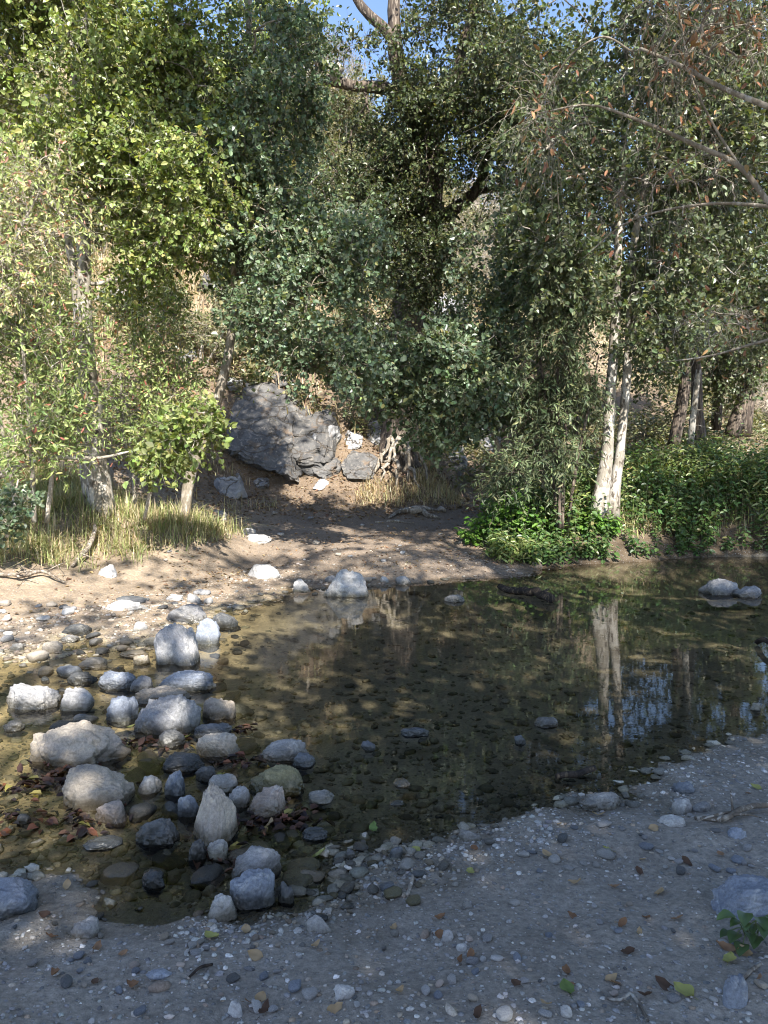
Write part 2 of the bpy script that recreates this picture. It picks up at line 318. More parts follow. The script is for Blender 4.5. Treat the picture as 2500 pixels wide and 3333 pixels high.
# ------------------------------------------------------------------ ground sheet and water
def axis(a, b, fine0, fine1, step, grow):
    xs = list(np.arange(fine0, fine1, step)); s = step; x = fine0; lo = []
    while x > a: s *= grow; x -= s; lo.append(x)
    s = step; x = xs[-1]; hi = []
    while x < b: s *= grow; x += s; hi.append(x)
    return np.array(lo[::-1]+xs+hi)
gx = axis(-160, 160, -4.2, 4.2, .036, 1.045); gy = axis(-40, 200, 1.7, 11, .036, 1.03)
X, Y = np.meshgrid(gx, gy); Z = ground(X, Y)
n0, n1 = len(gy), len(gx); idx = np.arange(n0*n1).reshape(n0, n1)
gq = np.stack([idx[:-1, :-1], idx[:-1, 1:], idx[1:, 1:], idx[1:, :-1]], -1).reshape(-1, 4)
def zone(x, y, z):
    p = np.stack([x, y, 0*x], -1)
    mud = np.array((.275, .25, .215)); sand = np.array((.27, .21, .15)); bed = np.array((.36, .335, .275)); rsoil = np.array((.1, .075, .05)); soil = np.array((.17, .125, .085)); dry = np.array((.32, .25, .165)); left = np.array((.6, .51, .34)); path = np.array((.205, .16, .12))
    c = np.broadcast_to(mud, x.shape+(3,)).copy()
    def bl(c, col, t): return c*(1-t[..., None])+col*t[..., None]
    c = bl(c, sand, sstep(5.2, 7.5, y)*sstep(-.06, .03, z))
    c = bl(c, path, sstep(8.6, 10.5, y+.8*fbm(p*.9, 14, 2))*sstep(-2.8, -1.4, x))
    c = bl(c, rsoil, sstep(10.6, 11.2, y)*sstep(1.2, 1.9, x-.28*(y-11))*sstep(20, 16, y))
    c = bl(c, bed, sstep(.0, -.05, z))
    c = bl(c, left, sstep(-.9, -1.7, x)*sstep(.03, -.01, z)*sstep(2.8, 3.4, y))  # sandy left bed, brightened to paint golden sunlight into the shallows
    c = bl(c, soil, sstep(12.5, 15.5, y+fbm(p*.8, 4, 2)*.7)*sstep(.2, .8, z))
    c = bl(c, dry, sstep(3, 7, z)*sstep(.1, .5, fbm(p*.35, 8, 3)+.45))
    return c
me = mesh('ground', np.stack([X, Y, Z], -1).reshape(-1, 3), [gq], zone(X, Y, Z).reshape(-1, 3))
tag(obj('ground', me, M['ground']), kind='structure')
wx = np.linspace(-30, 30, 61); wy = np.linspace(1.5, 18, 20)
WX, WY = np.meshgrid(wx, wy); i_ = np.arange(WX.size).reshape(WX.shape)
me = mesh('water', np.stack([WX, WY, 0*WX], -1).reshape(-1, 3), [np.stack([i_[:-1, :-1], i_[:-1, 1:], i_[1:, 1:], i_[1:, :-1]], -1).reshape(-1, 4)])
tag(obj('water', me, M['water']), kind='structure')

# ------------------------------------------------------------------ stones
def ico(sub):
    t = (1+5**.5)/2
    v = unit(np.array([(-1,t,0),(1,t,0),(-1,-t,0),(1,-t,0),(0,-1,t),(0,1,t),(0,-1,-t),(0,1,-t),(t,0,-1),(t,0,1),(-t,0,-1),(-t,0,1)], float))
    f = np.array([(0,11,5),(0,5,1),(0,1,7),(0,7,10),(0,10,11),(1,5,9),(5,11,4),(11,10,2),(10,7,6),(7,1,8),(3,9,4),(3,4,2),(3,2,6),(3,6,8),(3,8,9),(4,9,5),(2,4,11),(6,2,10),(8,6,7),(9,8,1)])
    for _ in range(sub):
        e = np.sort(np.concatenate([f[:, [0, 1]], f[:, [1, 2]], f[:, [2, 0]]]), 1); u, inv = np.unique(e, axis=0, return_inverse=True); inv = inv.ravel()
        m = unit(v[u].mean(1)); k = len(f); n = len(v); v = np.concatenate([v, m]); a, b, c = n+inv[:k], n+inv[k:2*k], n+inv[2*k:]
        f = np.concatenate([np.stack([f[:, 0], a, c], 1), np.stack([f[:, 1], b, a], 1), np.stack([f[:, 2], c, b], 1), np.stack([a, b, c], 1)])
    return v, f
ICO = {k: ico(k) for k in range(6)}
def rock_shape(sub, seed, ang=.5, cuts=7, box=.75, lump=.22, fine=.03):
    """unit-box rock: facets cut by planes, boxed, lumpy"""
    r = np.random.default_rng(seed); v, f = ICO[sub]; p = np.sign(v)*np.abs(v)**box; p = p/np.abs(p).max()
    p = p*(1+lump*fbm(v*1.1+seed*3.1, seed, 3))[:, None]
    for _ in range(cuts):
        d = unit(r.normal(size=3)*np.array([1, 1, .8])); h = (p@d); lim = h.max()*r.uniform(.62, .9)
        over = np.maximum(h-lim, 0); p = p-(over*ang)[:, None]*d
    p = p*(1+fine*fbm(v*5+seed, seed+5, 4)+.4*fine*fbm(v*14+seed, seed+9, 3))[:, None]
    lo, hi = p.min(0), p.max(0); return (p-(lo+hi)/2)/((hi-lo)/2), f
STONES = []
def stone(x0, x1, yt, yb, m, label, ang=.5, box=.75, dep=.75, name='river_stone', cat='stone', sub=False, tilt=0, group='stones lying in and along the stream', seed=None, taper=0):
    seed = seed or 100+len(STONES)*13
    cx = (x0+x1)/2; p = hit(cx, yb, not sub); Yf = p[1]; z0 = p[2]
    dist = math.hypot(Yf, CAM_H-z0); wd = (x1-x0)/FPX*Yf*1.0; a = wd/2; b = a*dep
    th = math.atan2(CAM_H-z0, Yf); s, k = math.sin(th), math.cos(th); A = (yb-yt)/FPX*dist
    b = min(b, .44*A/s); c = math.sqrt(max((A-b*s)**2-(b*s)**2, (.12*A)**2))/k
    b, c = max(b, .01), max(c, .012)
    a *= 1+b*.5/Yf
    ctr = np.array([p[0]*(Yf+b)/Yf, Yf+b, z0])
    v, f = rock_shape(5 if (x1-x0) > 130 else 4 if (x1-x0) > 60 else 3, seed, ang, 12, box*.5+.5, .3, .06)
    v = v.copy(); v[:, 2] = np.where(v[:, 2] < 0, v[:, 2]*.45, v[:, 2])
    if taper: v[:, :2] *= (1-taper*np.maximum(v[:, 2:3], 0)); v[:, 0] -= .12*taper*v[:, 2]
    if tilt: v[:, 2] = v[:, 2]*(1+tilt*v[:, 0])/(1+abs(tilt)*.6)
    o = obj(name, mesh(name, v*np.array([a, b, c]), [f]), M[m], loc=ctr)
    if ang > .8: o.data.polygons.foreach_set('use_smooth', np.ones(len(o.data.polygons), bool))
    tag(o, label, cat, group); STONES.append((ctr, a, b, c)); return o
S = stone
S(1043,1203,1851,1944,'pale','tallest white granite boulder standing at the far edge of the pool',.7,.5,.7,'boulder','boulder',taper=.18)
S(955,1017,1878,1929,'pale','pale pointed stone left of the white far-shore boulder',.9,.7,tilt=-.5)
S(803,922,1836,1887,'pale','flat pale slab lying in the dirt beach behind the far-shore boulder',.6,.7)
S(323,488,1940,1992,'pale','long whitish wedge stone on the sunlit left beach',.6,.7,.5,tilt=-.45)
S(380,488,1938,1966,'dark','thin dark slab just behind the long whitish wedge stone',.5)
S(534,686,1967,2030,'grey','dark grey boulder behind the tall grey upright boulder',.6,.6,.6,'boulder','boulder')
S(637,719,2013,2098,'blue','rounded grey boulder touching the right side of the tall upright boulder',.5,.6,.7,'boulder','boulder')
S(491,656,2016,2168,'grey','tall upright grey boulder at the left end of the pool',.7,.65,.8,'boulder','boulder',tilt=.12,taper=.25)
S(692,784,1993,2045,'dark','dark greenish slab in the pool right of the upright boulder',.8,.6)
S(14,201,2232,2314,'grey','broad flat grey slab in the sunny shallows at the left edge',.5,.7)
S(201,304,2230,2317,'pale','white and grey angular stone beside the broad flat slab',.85,.7,.6,tilt=-.3)
S(220,320,2184,2225,'dark','dark flat wet stone behind the white angular stone',.5)
S(317,448,2185,2246,'blue','bluish wet stone between the dark flat stone and a speckled round one',.5)
S(426,507,2205,2255,'grey','small round speckled stone left of the long blue-grey rock',.3,.8)
S(507,708,2181,2250,'blue','long low blue-grey rock at the rim of the dark pool',.4,.7,.45)
S(431,629,2236,2295,'tan','flat tan rock behind the big round grey boulder',.5,.7,.5)
S(339,448,2266,2352,'blue','blue-grey squat stone left of the big round grey boulder',.6,.65)
S(434,656,2266,2396,'grey','big round grey boulder in the middle of the stone crossing',.35,.65,.7,'boulder','boulder')
S(659,770,2270,2344,'tan','rounded pale tan stone right of the big round grey boulder',.35,.7)
S(80,431,2349,2505,'tan','largest boulder, long and rounded, left of the stone crossing',.3,.7,.62,'boulder','boulder',tilt=-.1)
S(627,759,2354,2399,'blue','flat dark bluish stone below the rounded pale tan stone',.4,.7,.5)
S(507,607,2380,2435,'dark','dark greenish stone in front of the big round grey boulder',.4)
S(636,786,2392,2465,'tan','flat angular tan rock in the middle of the crossing',.85,.6,.6)
S(842,1008,2404,2482,'grey','dark grey wedge slab pointing right into the pool',.8,.6,.5,tilt=.3)
S(948,1028,2459,2502,'blue','small blue stone under the tip of the grey wedge slab',.4)
S(524,670,2455,2515,'dark','dark flat wet rock in front of the flat angular tan rock',.5,.7)
S(189,438,2498,2644,'tan','big pale smooth boulder in front of the largest boulder',.45,.65,.65,'boulder','boulder',tilt=.1)
S(441,527,2533,2591,'pale','small pale block right of the big pale smooth boulder',.7,.6)
S(536,607,2523,2598,'blue','egg shaped blue-grey stone beside the small pale block',.3,.8)
S(312,424,2619,2687,'pink','pinkish square block in front of the big pale smooth boulder',.8,.5)
S(676,779,2533,2585,'pale','pale stone just behind the tall tan peaked boulder',.5)
S(743,819,2568,2634,'grey','grey block between the tan peaked boulder and the pinkish block',.7,.6)
S(806,995,2502,2604,'olive','brown mossy dome shaped boulder rising from the pool',.25,.8,.75,'boulder','boulder')
S(796,941,2575,2664,'pink','pinkish rough block right of the tan peaked boulder',.75,.6,.7,tilt=.2)
S(577,650,2596,2667,'blue','blue-grey stone leaning left of the tan peaked boulder',.5)
S(617,796,2568,2760,'tan','tall tan peaked boulder with a sharp left edge',.8,.8,.9,'boulder','boulder',taper=.55,seed=77)
S(636,706,2497,2548,'dark','small dark stone above the pale stone behind the peak',.5)
S(438,590,2669,2754,'dark','dark blocky rock lower left of the tall tan peaked boulder',.5,.6,.6,tilt=.15)
S(676,746,2744,2803,'pale','light grey cube-like stone under the tan peaked boulder',.7,.6)
S(607,676,2744,2802,'dark','dark round stone left of the light grey cube-like stone',.4)
S(749,922,2773,2880,'grey','flat-topped grey block at the near end of the crossing',.85,.5,.7,'boulder','boulder')
S(743,902,2860,2969,'blue','smooth blue rounded boulder in front of the flat-topped block',.3,.7,.7,'boulder','boulder')
S(902,960,2890,2950,'dark','black wet stone tucked right of the smooth blue boulder',.6)
S(670,779,2936,3010,'pale','speckled pale square stone nearest the viewer at the crossing',.7,.55)
S(-130,133,2883,3005,'blue','broad blue slab cut off by the left edge on the near shore',.5,.6,.7,'boulder','boulder')
S(275,401,2730,2770,'blue','flat blue stone lying in the near shallows',.4)
S(457,544,2843,2896,'dark','dark flat stone sunk in the muddy shallows',.4)
S(53,100,2657,2690,'dark','small dark stone alone in the shallows at far left',.4)
S(13,80,2349,2382,'grey','small flat grey stone left of the largest boulder',.4)
S(1877,2034,2575,2646,'pale','flat pale slab at the near edge of the pool on the right',.55,.7,.7,tilt=.3)
S(2189,2262,2552,2589,'blue','bluish stone half sunk in mud beyond the pair of pale stones',.4)
S(2251,2316,2616,2646,'grey','flat grey stone, right one of the touching pair on the mud',.5)
S(2186,2254,2609,2659,'pale','pale round stone, left one of the touching pair on the mud',.5)
S(2140,2232,2659,2697,'pale','oval white stone in front of the touching pair on the mud',.3)
S(2362,2433,2705,2741,'blue','angular bluish stone below the fallen branch on the mud',.8)
S(2294,2590,2884,3010,'blue','big blue boulder at the right edge behind the leafy weed',.45,.65,.6,'boulder','boulder',tilt=.25)
S(2349,2436,3218,3305,'blue','dark blue stone buried in the mud at lower right',.4)
S(2281,2408,1883,1938,'grey','grey domed boulder rising from the far right of the pool',.4,.65,.6,'boulder','boulder')
S(2387,2479,1908,1947,'grey','low grey rock touching the domed boulder in the far right pool',.7,.65)
S(1444,1513,1935,1959,'pale','flat white stone alone in the pool right of the far-shore boulder',.6)
S(1285,1343,1874,1903,'pale','pale triangular stone on the waterline behind the pool',.8)
S(1237,1267,1876,1898,'pale','small white stone left of the pale triangular waterline stone',.6)
S(1302,1400,2370,2400,'blue','flat blue stone breaking the surface in the middle of the pool',.5,.7,.5)
S(1174,1223,2414,2447,'blue','small blue pyramid stone poking out of the pool',.9,.9)
S(1673,1711,2396,2426,'blue','small bluish stone in the tree reflections',.6)
S(1738,1817,2336,2371,'grey','submerged rounded grey stone under the trunk reflection',.3)
S(2438,2474,2290,2315,'pale','small whitish stone alone near the right end of the pool',.6)
S(1001,1089,2580,2621,'pale','pale flat stone right of the mossy dome boulder',.5)
S(1279,1339,2537,2564,'tan','small tan stone in the shallow centre of the pool',.4)
S(980,1068,2703,2742,'blue','smooth bluish oval stone in the shallows right of the peaked boulder',.3)
S(1490,1568,2706,2748,'pale','pale triangular stone where pool and gravel meet in the centre',.8,.8)
S(1264,1315,2606,2624,'grey','thin flat grey stone in the shallows',.4)
S(1125,1158,2772,2802,'grey','small rounded grey stone near the gravel edge',.3)
S(1267,1315,2766,2805,'blue','bluish speckled stone at the gravel edge in the centre',.5)
S(989,1086,3004,3050,'pale','white spindle shaped stone on the near gravel',.7,.9,.45)
S(1017,1069,2986,3010,'dark','black oval pebble behind the white spindle stone',.3)
S(1107,1155,2944,2965,'dark','flat black pebble at the water edge near the centre',.3)
S(1125,1170,2916,2938,'pale','white lumpy pebble at the water edge near the centre',.5)
S(1436,1478,3046,3080,'pale','pale oval stone upper one of two on the near mud',.3)
S(1484,1526,3080,3104,'pale','pale oval stone lower one of two on the near mud',.3)
S(1086,1158,3218,3258,'pale','pale wedge stone on the near mud at bottom centre',.6)
S(228,328,3002,3059,'grey','half buried grey stone on the mud at lower left',.4)
S(475,562,3165,3195,'blue','flat bluish stone on the mud at lower left',.6,.7,.6)
S(738,795,3279,3322,'pale','white lumpy stone at the bottom left of centre',.6)
S(1822,1863,3302,3330,'pale','white rough pebble at the very bottom right of centre',.6)
S(260,355,2141,2178,'tan','brownish stone in the sunlit left shallows',.4)
S(385,488,2116,2141,'tan','flat brown stone left of the upright boulder',.4)
S(430,492,2133,2165,'tan','small brown stone touching the foot of the upright boulder',.5)
S(193,258,2067,2091,'grey','small grey stone on the sunlit gravel beach',.5)
S(206,298,2030,2070,'dark','dark mound stone on the left beach',.4)
S(434,485,2024,2054,'pale','whitish block left of the upright boulder top',.7)
S(140,209,2086,2130,'tan','tan cracked stone at the left waterline',.6)
S(28,81,2094,2119,'pale','bright white stone at the far left waterline',.6)
S(320,382,1840,1883,'pale','pale stone on the beach below the grassy bank',.6)
S(607,659,1932,1967,'pale','pale block on the beach above the dark grey boulder',.6)
S(629,686,1917,1937,'grey','rounded grey cobble on the beach near the path',.3)
S(536,600,1936,1957,'pale','flat light stone lying on the shaded beach',.5)
S(791,885,1738,1770,'pale','long flat pale rock on the dirt path',.5)
S(788,835,1718,1740,'pale','small pale rock behind the long flat path rock',.5)
S(686,806,1549,1622,'hillrock','large flat pale rock at the foot of the slope beside the thin leaning trunk',.8,.6,.7,'boulder','boulder')
S(758,800,1540,1585,'hillrock','pale block resting on the large flat rock by the slope',.9,.5)
S(706,742,1662,1692,'hillrock','small light stone on the leaf litter below the large flat rock',.6)

# random cobbles and pebbles: individuals that share a few meshes
prng = np.random.default_rng(21)
def free(x, y, r=.0):
    return all((x-c[0])**2/((a+r)**2)+(y-c[1])**2/((b+r)**2) > 1 for c, a, b, _ in STONES)
PM = {}
def pebble_mesh(m, k):
    if (m, k) not in PM:
        v, f = rock_shape(2, 900+k*7, .5, 5, .8); PM[m, k] = mesh('pebble', v, [f]); PM[m, k].materials.append(M[m])
    return PM[m, k]
def scatter(n, reg, size, mats, wts, label, group, cat='pebble', name='pebble', sink=.25, flat=.55):
    done = 0
    for _ in range(n*30):
        if done >= n: break
        px, py = reg(prng); p = hit(px, py, False); s = prng.uniform(*size)*prng.choice([.7, 1, 1, 1.3])
        if not free(p[0], p[1], s*.4): continue
        m = prng.choice(mats, p=np.array(wts)/sum(wts))
        o = bpy.data.objects.new(name, pebble_mesh(m, prng.integers(6))); C.objects.link(o)
        h = s*flat*prng.uniform(.6, 1.1)
        o.location = (p[0], p[1], p[2]+h*(1-2*sink)*.5+.002); o.scale = (s*.5, s*.5*prng.uniform(.55, .95), h*.5)
        o.rotation_euler = (prng.normal(0, .12), prng.normal(0, .12), prng.uniform(0, 6.28))
        tag(o, label[m], cat, group); done += 1
def box(x0, x1, y0, y1): return lambda r: (r.uniform(x0, x1), r.uniform(y0, y1))
nm = {'pale': 'white', 'grey': 'grey', 'blue': 'bluish', 'tan': 'tan', 'dark': 'black', 'pink': 'pinkish', 'olive': 'olive brown'}
def lab(t): return {k: t % v for k, v in nm.items()}
scatter(42, box(0, 1100, 2960, 3333), (.02, .04), ['pale', 'grey', 'blue', 'tan', 'dark', 'pink'], [2, 3, 3, 1.5, 1.5, .6], lab('loose %s pebble lying on the muddy near shore at left'), 'pebbles on the near shore at left')
scatter(40, box(1100, 2500, 2900, 3333), (.02, .04), ['pale', 'grey', 'blue', 'tan', 'dark', 'pink'], [4, 3, 2, 1.5, .6, .6], lab('loose %s pebble lying on the muddy near shore at right'), 'pebbles on the near shore at right')
scatter(34, box(1550, 2500, 2620, 2850), (.025, .06), ['pale', 'grey', 'blue', 'dark'], [4, 3, 2, 1], lab('%s pebble on the gravel rim of the pool'), 'pebbles on the gravel rim')
scatter(40, box(900, 1500, 2620, 2950), (.03, .07), ['pale', 'grey', 'blue', 'tan', 'olive'], [3, 3, 2, 2, 2], lab('%s cobble in the clear shallows beside the near gravel'), 'cobbles in the near shallows', 'cobble', 'cobble')
def cross_(r):
    y = r.uniform(2140, 2900); c = 420+(y-2140)*.42; return c+r.uniform(-330, 300), y
scatter(78, cross_, (.07, .17), ['grey', 'blue', 'olive', 'dark', 'tan'], [3, 1.2, 3, 1.2, 3], lab('%s cobble wedged between the boulders of the stone crossing'), 'cobbles between the crossing boulders', 'cobble', 'cobble')
scatter(60, box(0, 800, 1960, 2140), (.05, .13), ['pale', 'tan', 'grey', 'pink', 'dark'], [4, 4, 3, 1.5, 1], lab('%s cobble on the stony left beach'), 'cobbles on the left beach', 'cobble', 'cobble')
scatter(26, box(750, 1450, 1880, 1950), (.05, .12), ['pale', 'tan', 'grey', 'dark'], [3, 3, 3, 1], lab('%s cobble along the far waterline'), 'cobbles along the far waterline', 'cobble', 'cobble')
scatter(22, box(500, 1500, 1660, 1840), (.06, .14), ['pale', 'tan', 'grey'], [3, 3, 2], lab('%s cobble lying on the dirt path'), 'cobbles on the dirt path', 'cobble', 'cobble')

# gravel and bed stones nobody could count
def gravel(name, n, reg, size, cols, wts, sub=0, seed=5, flat=.55, zmin=-9, zmax=9):
    r = np.random.default_rng(seed); px, py = reg(r, n)
    u, v = (px-1250)/FPX, (1666.5-py)/FPX
    dy = math.cos(PITCH)+v*math.sin(PITCH); dz = -math.sin(PITCH)+v*math.cos(PITCH); z = np.zeros(n)
    for _ in range(4):
        t = (z-CAM_H)/dz; x, y = u*t, dy*t; z = ground(x, y)
    ok = (y > 0) & (y < 19) & (z > zmin) & (z < zmax); x, y, z = x[ok], y[ok], z[ok]; n = len(x)
    s = size[0]*(size[1]/size[0])**(r.random(n)**1.8); v0, f0 = ICO[sub]
    a = r.uniform(0, 6.28, n); ca, sa = np.cos(a), np.sin(a)
    jit = 1+r.normal(0, .16, (n, len(v0), 1)); V = v0[None]*jit*np.stack([s*.5, s*.5*r.uniform(.5, .95, n), s*.5*flat*r.uniform(.5, 1.1, n)], -1)[:, None]
    V = np.stack([V[..., 0]*ca[:, None]-V[..., 1]*sa[:, None], V[..., 0]*sa[:, None]+V[..., 1]*ca[:, None], V[..., 2]], -1)+np.stack([x, y, z+s*.06], -1)[:, None]
    F = (f0[None]+(np.arange(n)*len(v0))[:, None, None]).reshape(-1, 3)
    o = obj(name, mesh(name, V.reshape(-1, 3), [F], np.repeat(pick(cols, wts, n, r, .2, .015), len(v0), 0)), M['gravel']); return tag(o, kind='stuff')
def ub(x0, x1, y0, y1): return lambda r, n: (r.uniform(x0, x1, n), r.uniform(y0, y1, n))
GC = [(.42,.405,.38),(.31,.305,.295),(.2,.2,.2),(.36,.31,.25),(.54,.52,.49),(.3,.24,.18)]
gravel('near_shore_gravel', 6000, ub(-100, 2600, 2430, 3400), (.004, .022), GC, [3,3,3,1,1.2,.6], 1, 5)
gravel('gravel_rim', 4500, lambda r, n: ((t := r.uniform(600, 2500, n)), 3020-(t-600)*.33+r.normal(0, 75, n)), (.006, .032), GC, [3,3,2,1.2,1.5,.6], 1, 6)
BC = [(.36,.335,.275),(.29,.275,.23),(.19,.185,.16),(.45,.425,.36),(.58,.56,.51)]
gravel('streambed_stones', 8500, ub(-100, 2600, 1950, 2950), (.012, .085), BC, [3,4,4,1.4,.7], 1, 7, .5, -1, .004)
SC = [(.31,.265,.21),(.25,.2,.155),(.4,.36,.31),(.18,.15,.12),(.28,.225,.175)]
gravel('beach_gravel', 6000, ub(-100, 1900, 1860, 2150), (.012, .07), SC, [3,3,2,2,1.2], 1, 8, .55, -.02)
gravel('path_gravel', 2600, ub(200, 1700, 1620, 1880), (.015, .07), SC, [3,3,1.5,2,1.2], 0, 9, .5, 0)

# outcrops: big rocks bedded in the slope
def outcrop(x0, x1, yt, yb, D, m, label, dep=1., seed=1, ang=.85, cuts=14, name='rock_outcrop', poly=5, box_=.6):
    D = hit((x0+x1)/2, yb*.8+yt*.2)[1]+.1
    a = (x1-x0)/2/FPX*D; c0, c1 = W((x0+x1)/2, yb, D)[2], W((x0+x1)/2, yt, D)[2]; c = (c1-c0)/2
    v, f = rock_shape(poly, seed, ang, cuts, box_, .28, .05)
    v = v+.05*np.stack([fbm(v*3+seed+i*9, seed+i, 4) for i in range(3)], -1)
    slope = float(np.clip((gz((x0+x1)/2/FPX*D-D/2, D+1)-gz((x0+x1)/2/FPX*D-D/2, D-.2))/1.2, .2, 1.6))
    ctr = W((x0+x1)/2, (yt+yb)/2, D); ctr[1] += c/slope*.9
    v = v*np.array([a, dep*.7, c*1.05]); v[:, 1] += v[:, 2]/slope*.8
    return tag(obj(name, mesh(name, v, [f]), M[m], loc=ctr), label, 'rock', 'rocks bedded in the hillside')
outcrop(715,1010,1230,1560,16.2,'cliff','big dark rock face bedded in the slope beyond the path',1.6,3,.75,16)
outcrop(900,1105,1330,1550,16.2,'cliff','lower right shoulder of the dark rock face with a ledge',1.3,41,.8,14)
outcrop(995,1110,1385,1510,16.0,'hillrock','sunlit cracked pale block at the right side of the dark rock face',1.1,8,.9)
outcrop(1010,1110,1490,1565,16.0,'cliff','small dark block at the foot of the sunlit cracked block',.6,43,.9)
outcrop(1110,1230,1470,1560,16.2,'cliff','low brown rock between the rock face and the oak roots',.7,44,.8)
outcrop(1180,1290,1370,1450,17,'hillrock','sunlit broken rock above the oak roots on the left',.8,51,.9)
outcrop(1115,1180,1400,1470,16.5,'hillrock','small sunlit rock right of the cracked pale block',.5,52,.9)
outcrop(1500,1600,1380,1480,18,'hillrock','tan broken rock on the bank below the thin pale trunk',.9,53,.9)
outcrop(820,880,1555,1600,15.5,'hillrock','small loose rock on the litter slope under the dark rock face',.4,54,.9)
outcrop(1020,1075,1560,1600,15.5,'hillrock','loose grey rock below the small dark block on the slope',.4,55,.9)
outcrop(560,640,1120,1190,18,'hillrock','pale rock on the dry slope left of the thin leaning trunk',.7,56,.9)
outcrop(1430,1530,1440,1560,17,'hillrock','weathered bank rock right of the oak roots',.9,45,.8)
outcrop(880,975,1205,1270,17.2,'cliff','small dark rock sitting on top of the dark rock face',.6,12)
outcrop(715,790,1220,1275,16.6,'hillrock','small pale rock at the upper left corner of the dark rock face',.5,14)
outcrop(1540,1640,1320,1470,17.5,'hillrock','pale rock on the slope right of the oak trunk',.8,17)
outcrop(1360,1530,930,1100,23,'hillrock','bluish pale rock high on the hillside right of the oak trunk',1.6,19)
outcrop(1130,1260,1000,1120,23,'hillrock','shaded bluish rock on the hillside left of the oak trunk',1.6,22)
outcrop(640,800,850,960,22,'cliff','dark rock ledge on the hillside behind the thin leaning tree',1.5,25)
outcrop(270,370,540,640,24,'hillrock','bright white rock showing through the left foliage',1.4,27)
outcrop(620,780,260,370,32,'hillrock','pale cliff rock high up behind the upper left foliage',2.2,31)
outcrop(1610,1720,960,1120,24,'hillrock','pale rock on the hillside beside the thin pale trunk',1.6,33)
outcrop(300,420,930,990,17,'hillrock','pale rock on the dry slope between left trunks',.8,36)

# ------------------------------------------------------------------ trees and shrubs
GREEN = dict(
    sun=([(.23,.285,.085),(.16,.215,.06),(.3,.345,.13),(.36,.35,.12)], [4,4,2,.7]),
    alder=([(0.131,0.183,0.103),(0.092,0.137,0.080),(0.183,0.228,0.131),(0.251,0.263,0.114)], [4,4,2,.6]),
    oak=([(0.081,0.107,0.044),(0.054,0.075,0.033),(0.119,0.140,0.054),(0.173,0.173,0.075)], [4,4,2,.6]),
    willow=([(.24,.31,.1),(.31,.37,.15),(.17,.23,.075),(.4,.37,.16),(.42,.17,.12)], [4,3,3,.8,.4]),
    dusk=([(0.113,0.146,0.071),(0.082,0.109,0.052),(0.162,0.189,0.091),(0.217,0.217,0.109)], [4,4,2,.7]),
    nettle=([(.09,.16,.045),(.06,.115,.035),(.13,.2,.06),(.2,.2,.08)], [4,3,2,.5]),
    chap=([(.17,.18,.085),(.22,.21,.11),(.13,.145,.065),(.3,.26,.15)], [3,3,3,1.2]),
    grey=([(.27,.24,.19),(.2,.18,.14),(.33,.29,.24),(.16,.16,.1)], [3,3,2,2]),
    straw=([(.42,.37,.2),(.3,.32,.13),(.24,.3,.1),(.38,.2,.14)], [2,3,4,.8]),
    dead=([(.28,.15,.08),(.36,.21,.12),(.2,.1,.055)], [3,2,2]))
def prim(nodes, nrad, cents, pw=.35):
    """grow limbs: every clump joins the nearest part of the skeleton, favouring short ways to the root"""
    n0 = len(nodes); n = len(cents); allp = np.concatenate([nodes, cents]); par = np.full(n0+n, -1)
    d = np.linalg.norm(cents[:, None]-nodes[None], axis=-1)*np.where(cents[:, None, 2] < nodes[None, :, 2]-.2, 1.5, 1.0); j = d.argmin(1); best = d[np.arange(n), j]; bp = j.copy(); plen = np.zeros(n0+n); done = np.zeros(n, bool); order = []
    cost = best.copy()
    for _ in range(n):
        k = int(np.where(done, 1e9, cost).argmin()); done[k] = True; par[n0+k] = bp[k]; order.append(n0+k)
        plen[n0+k] = plen[bp[k]]+np.linalg.norm(cents[k]-allp[bp[k]])
        dd = np.linalg.norm(cents-cents[k], axis=1)+pw*plen[n0+k]; m = ~done & (dd < cost); cost[m] = dd[m]; bp[m] = n0+k
    cnt = np.ones(n0+n)
    for k in order[::-1]:
        if par[k] >= n0: cnt[par[k]] += cnt[k]
    return allp, par, order, cnt
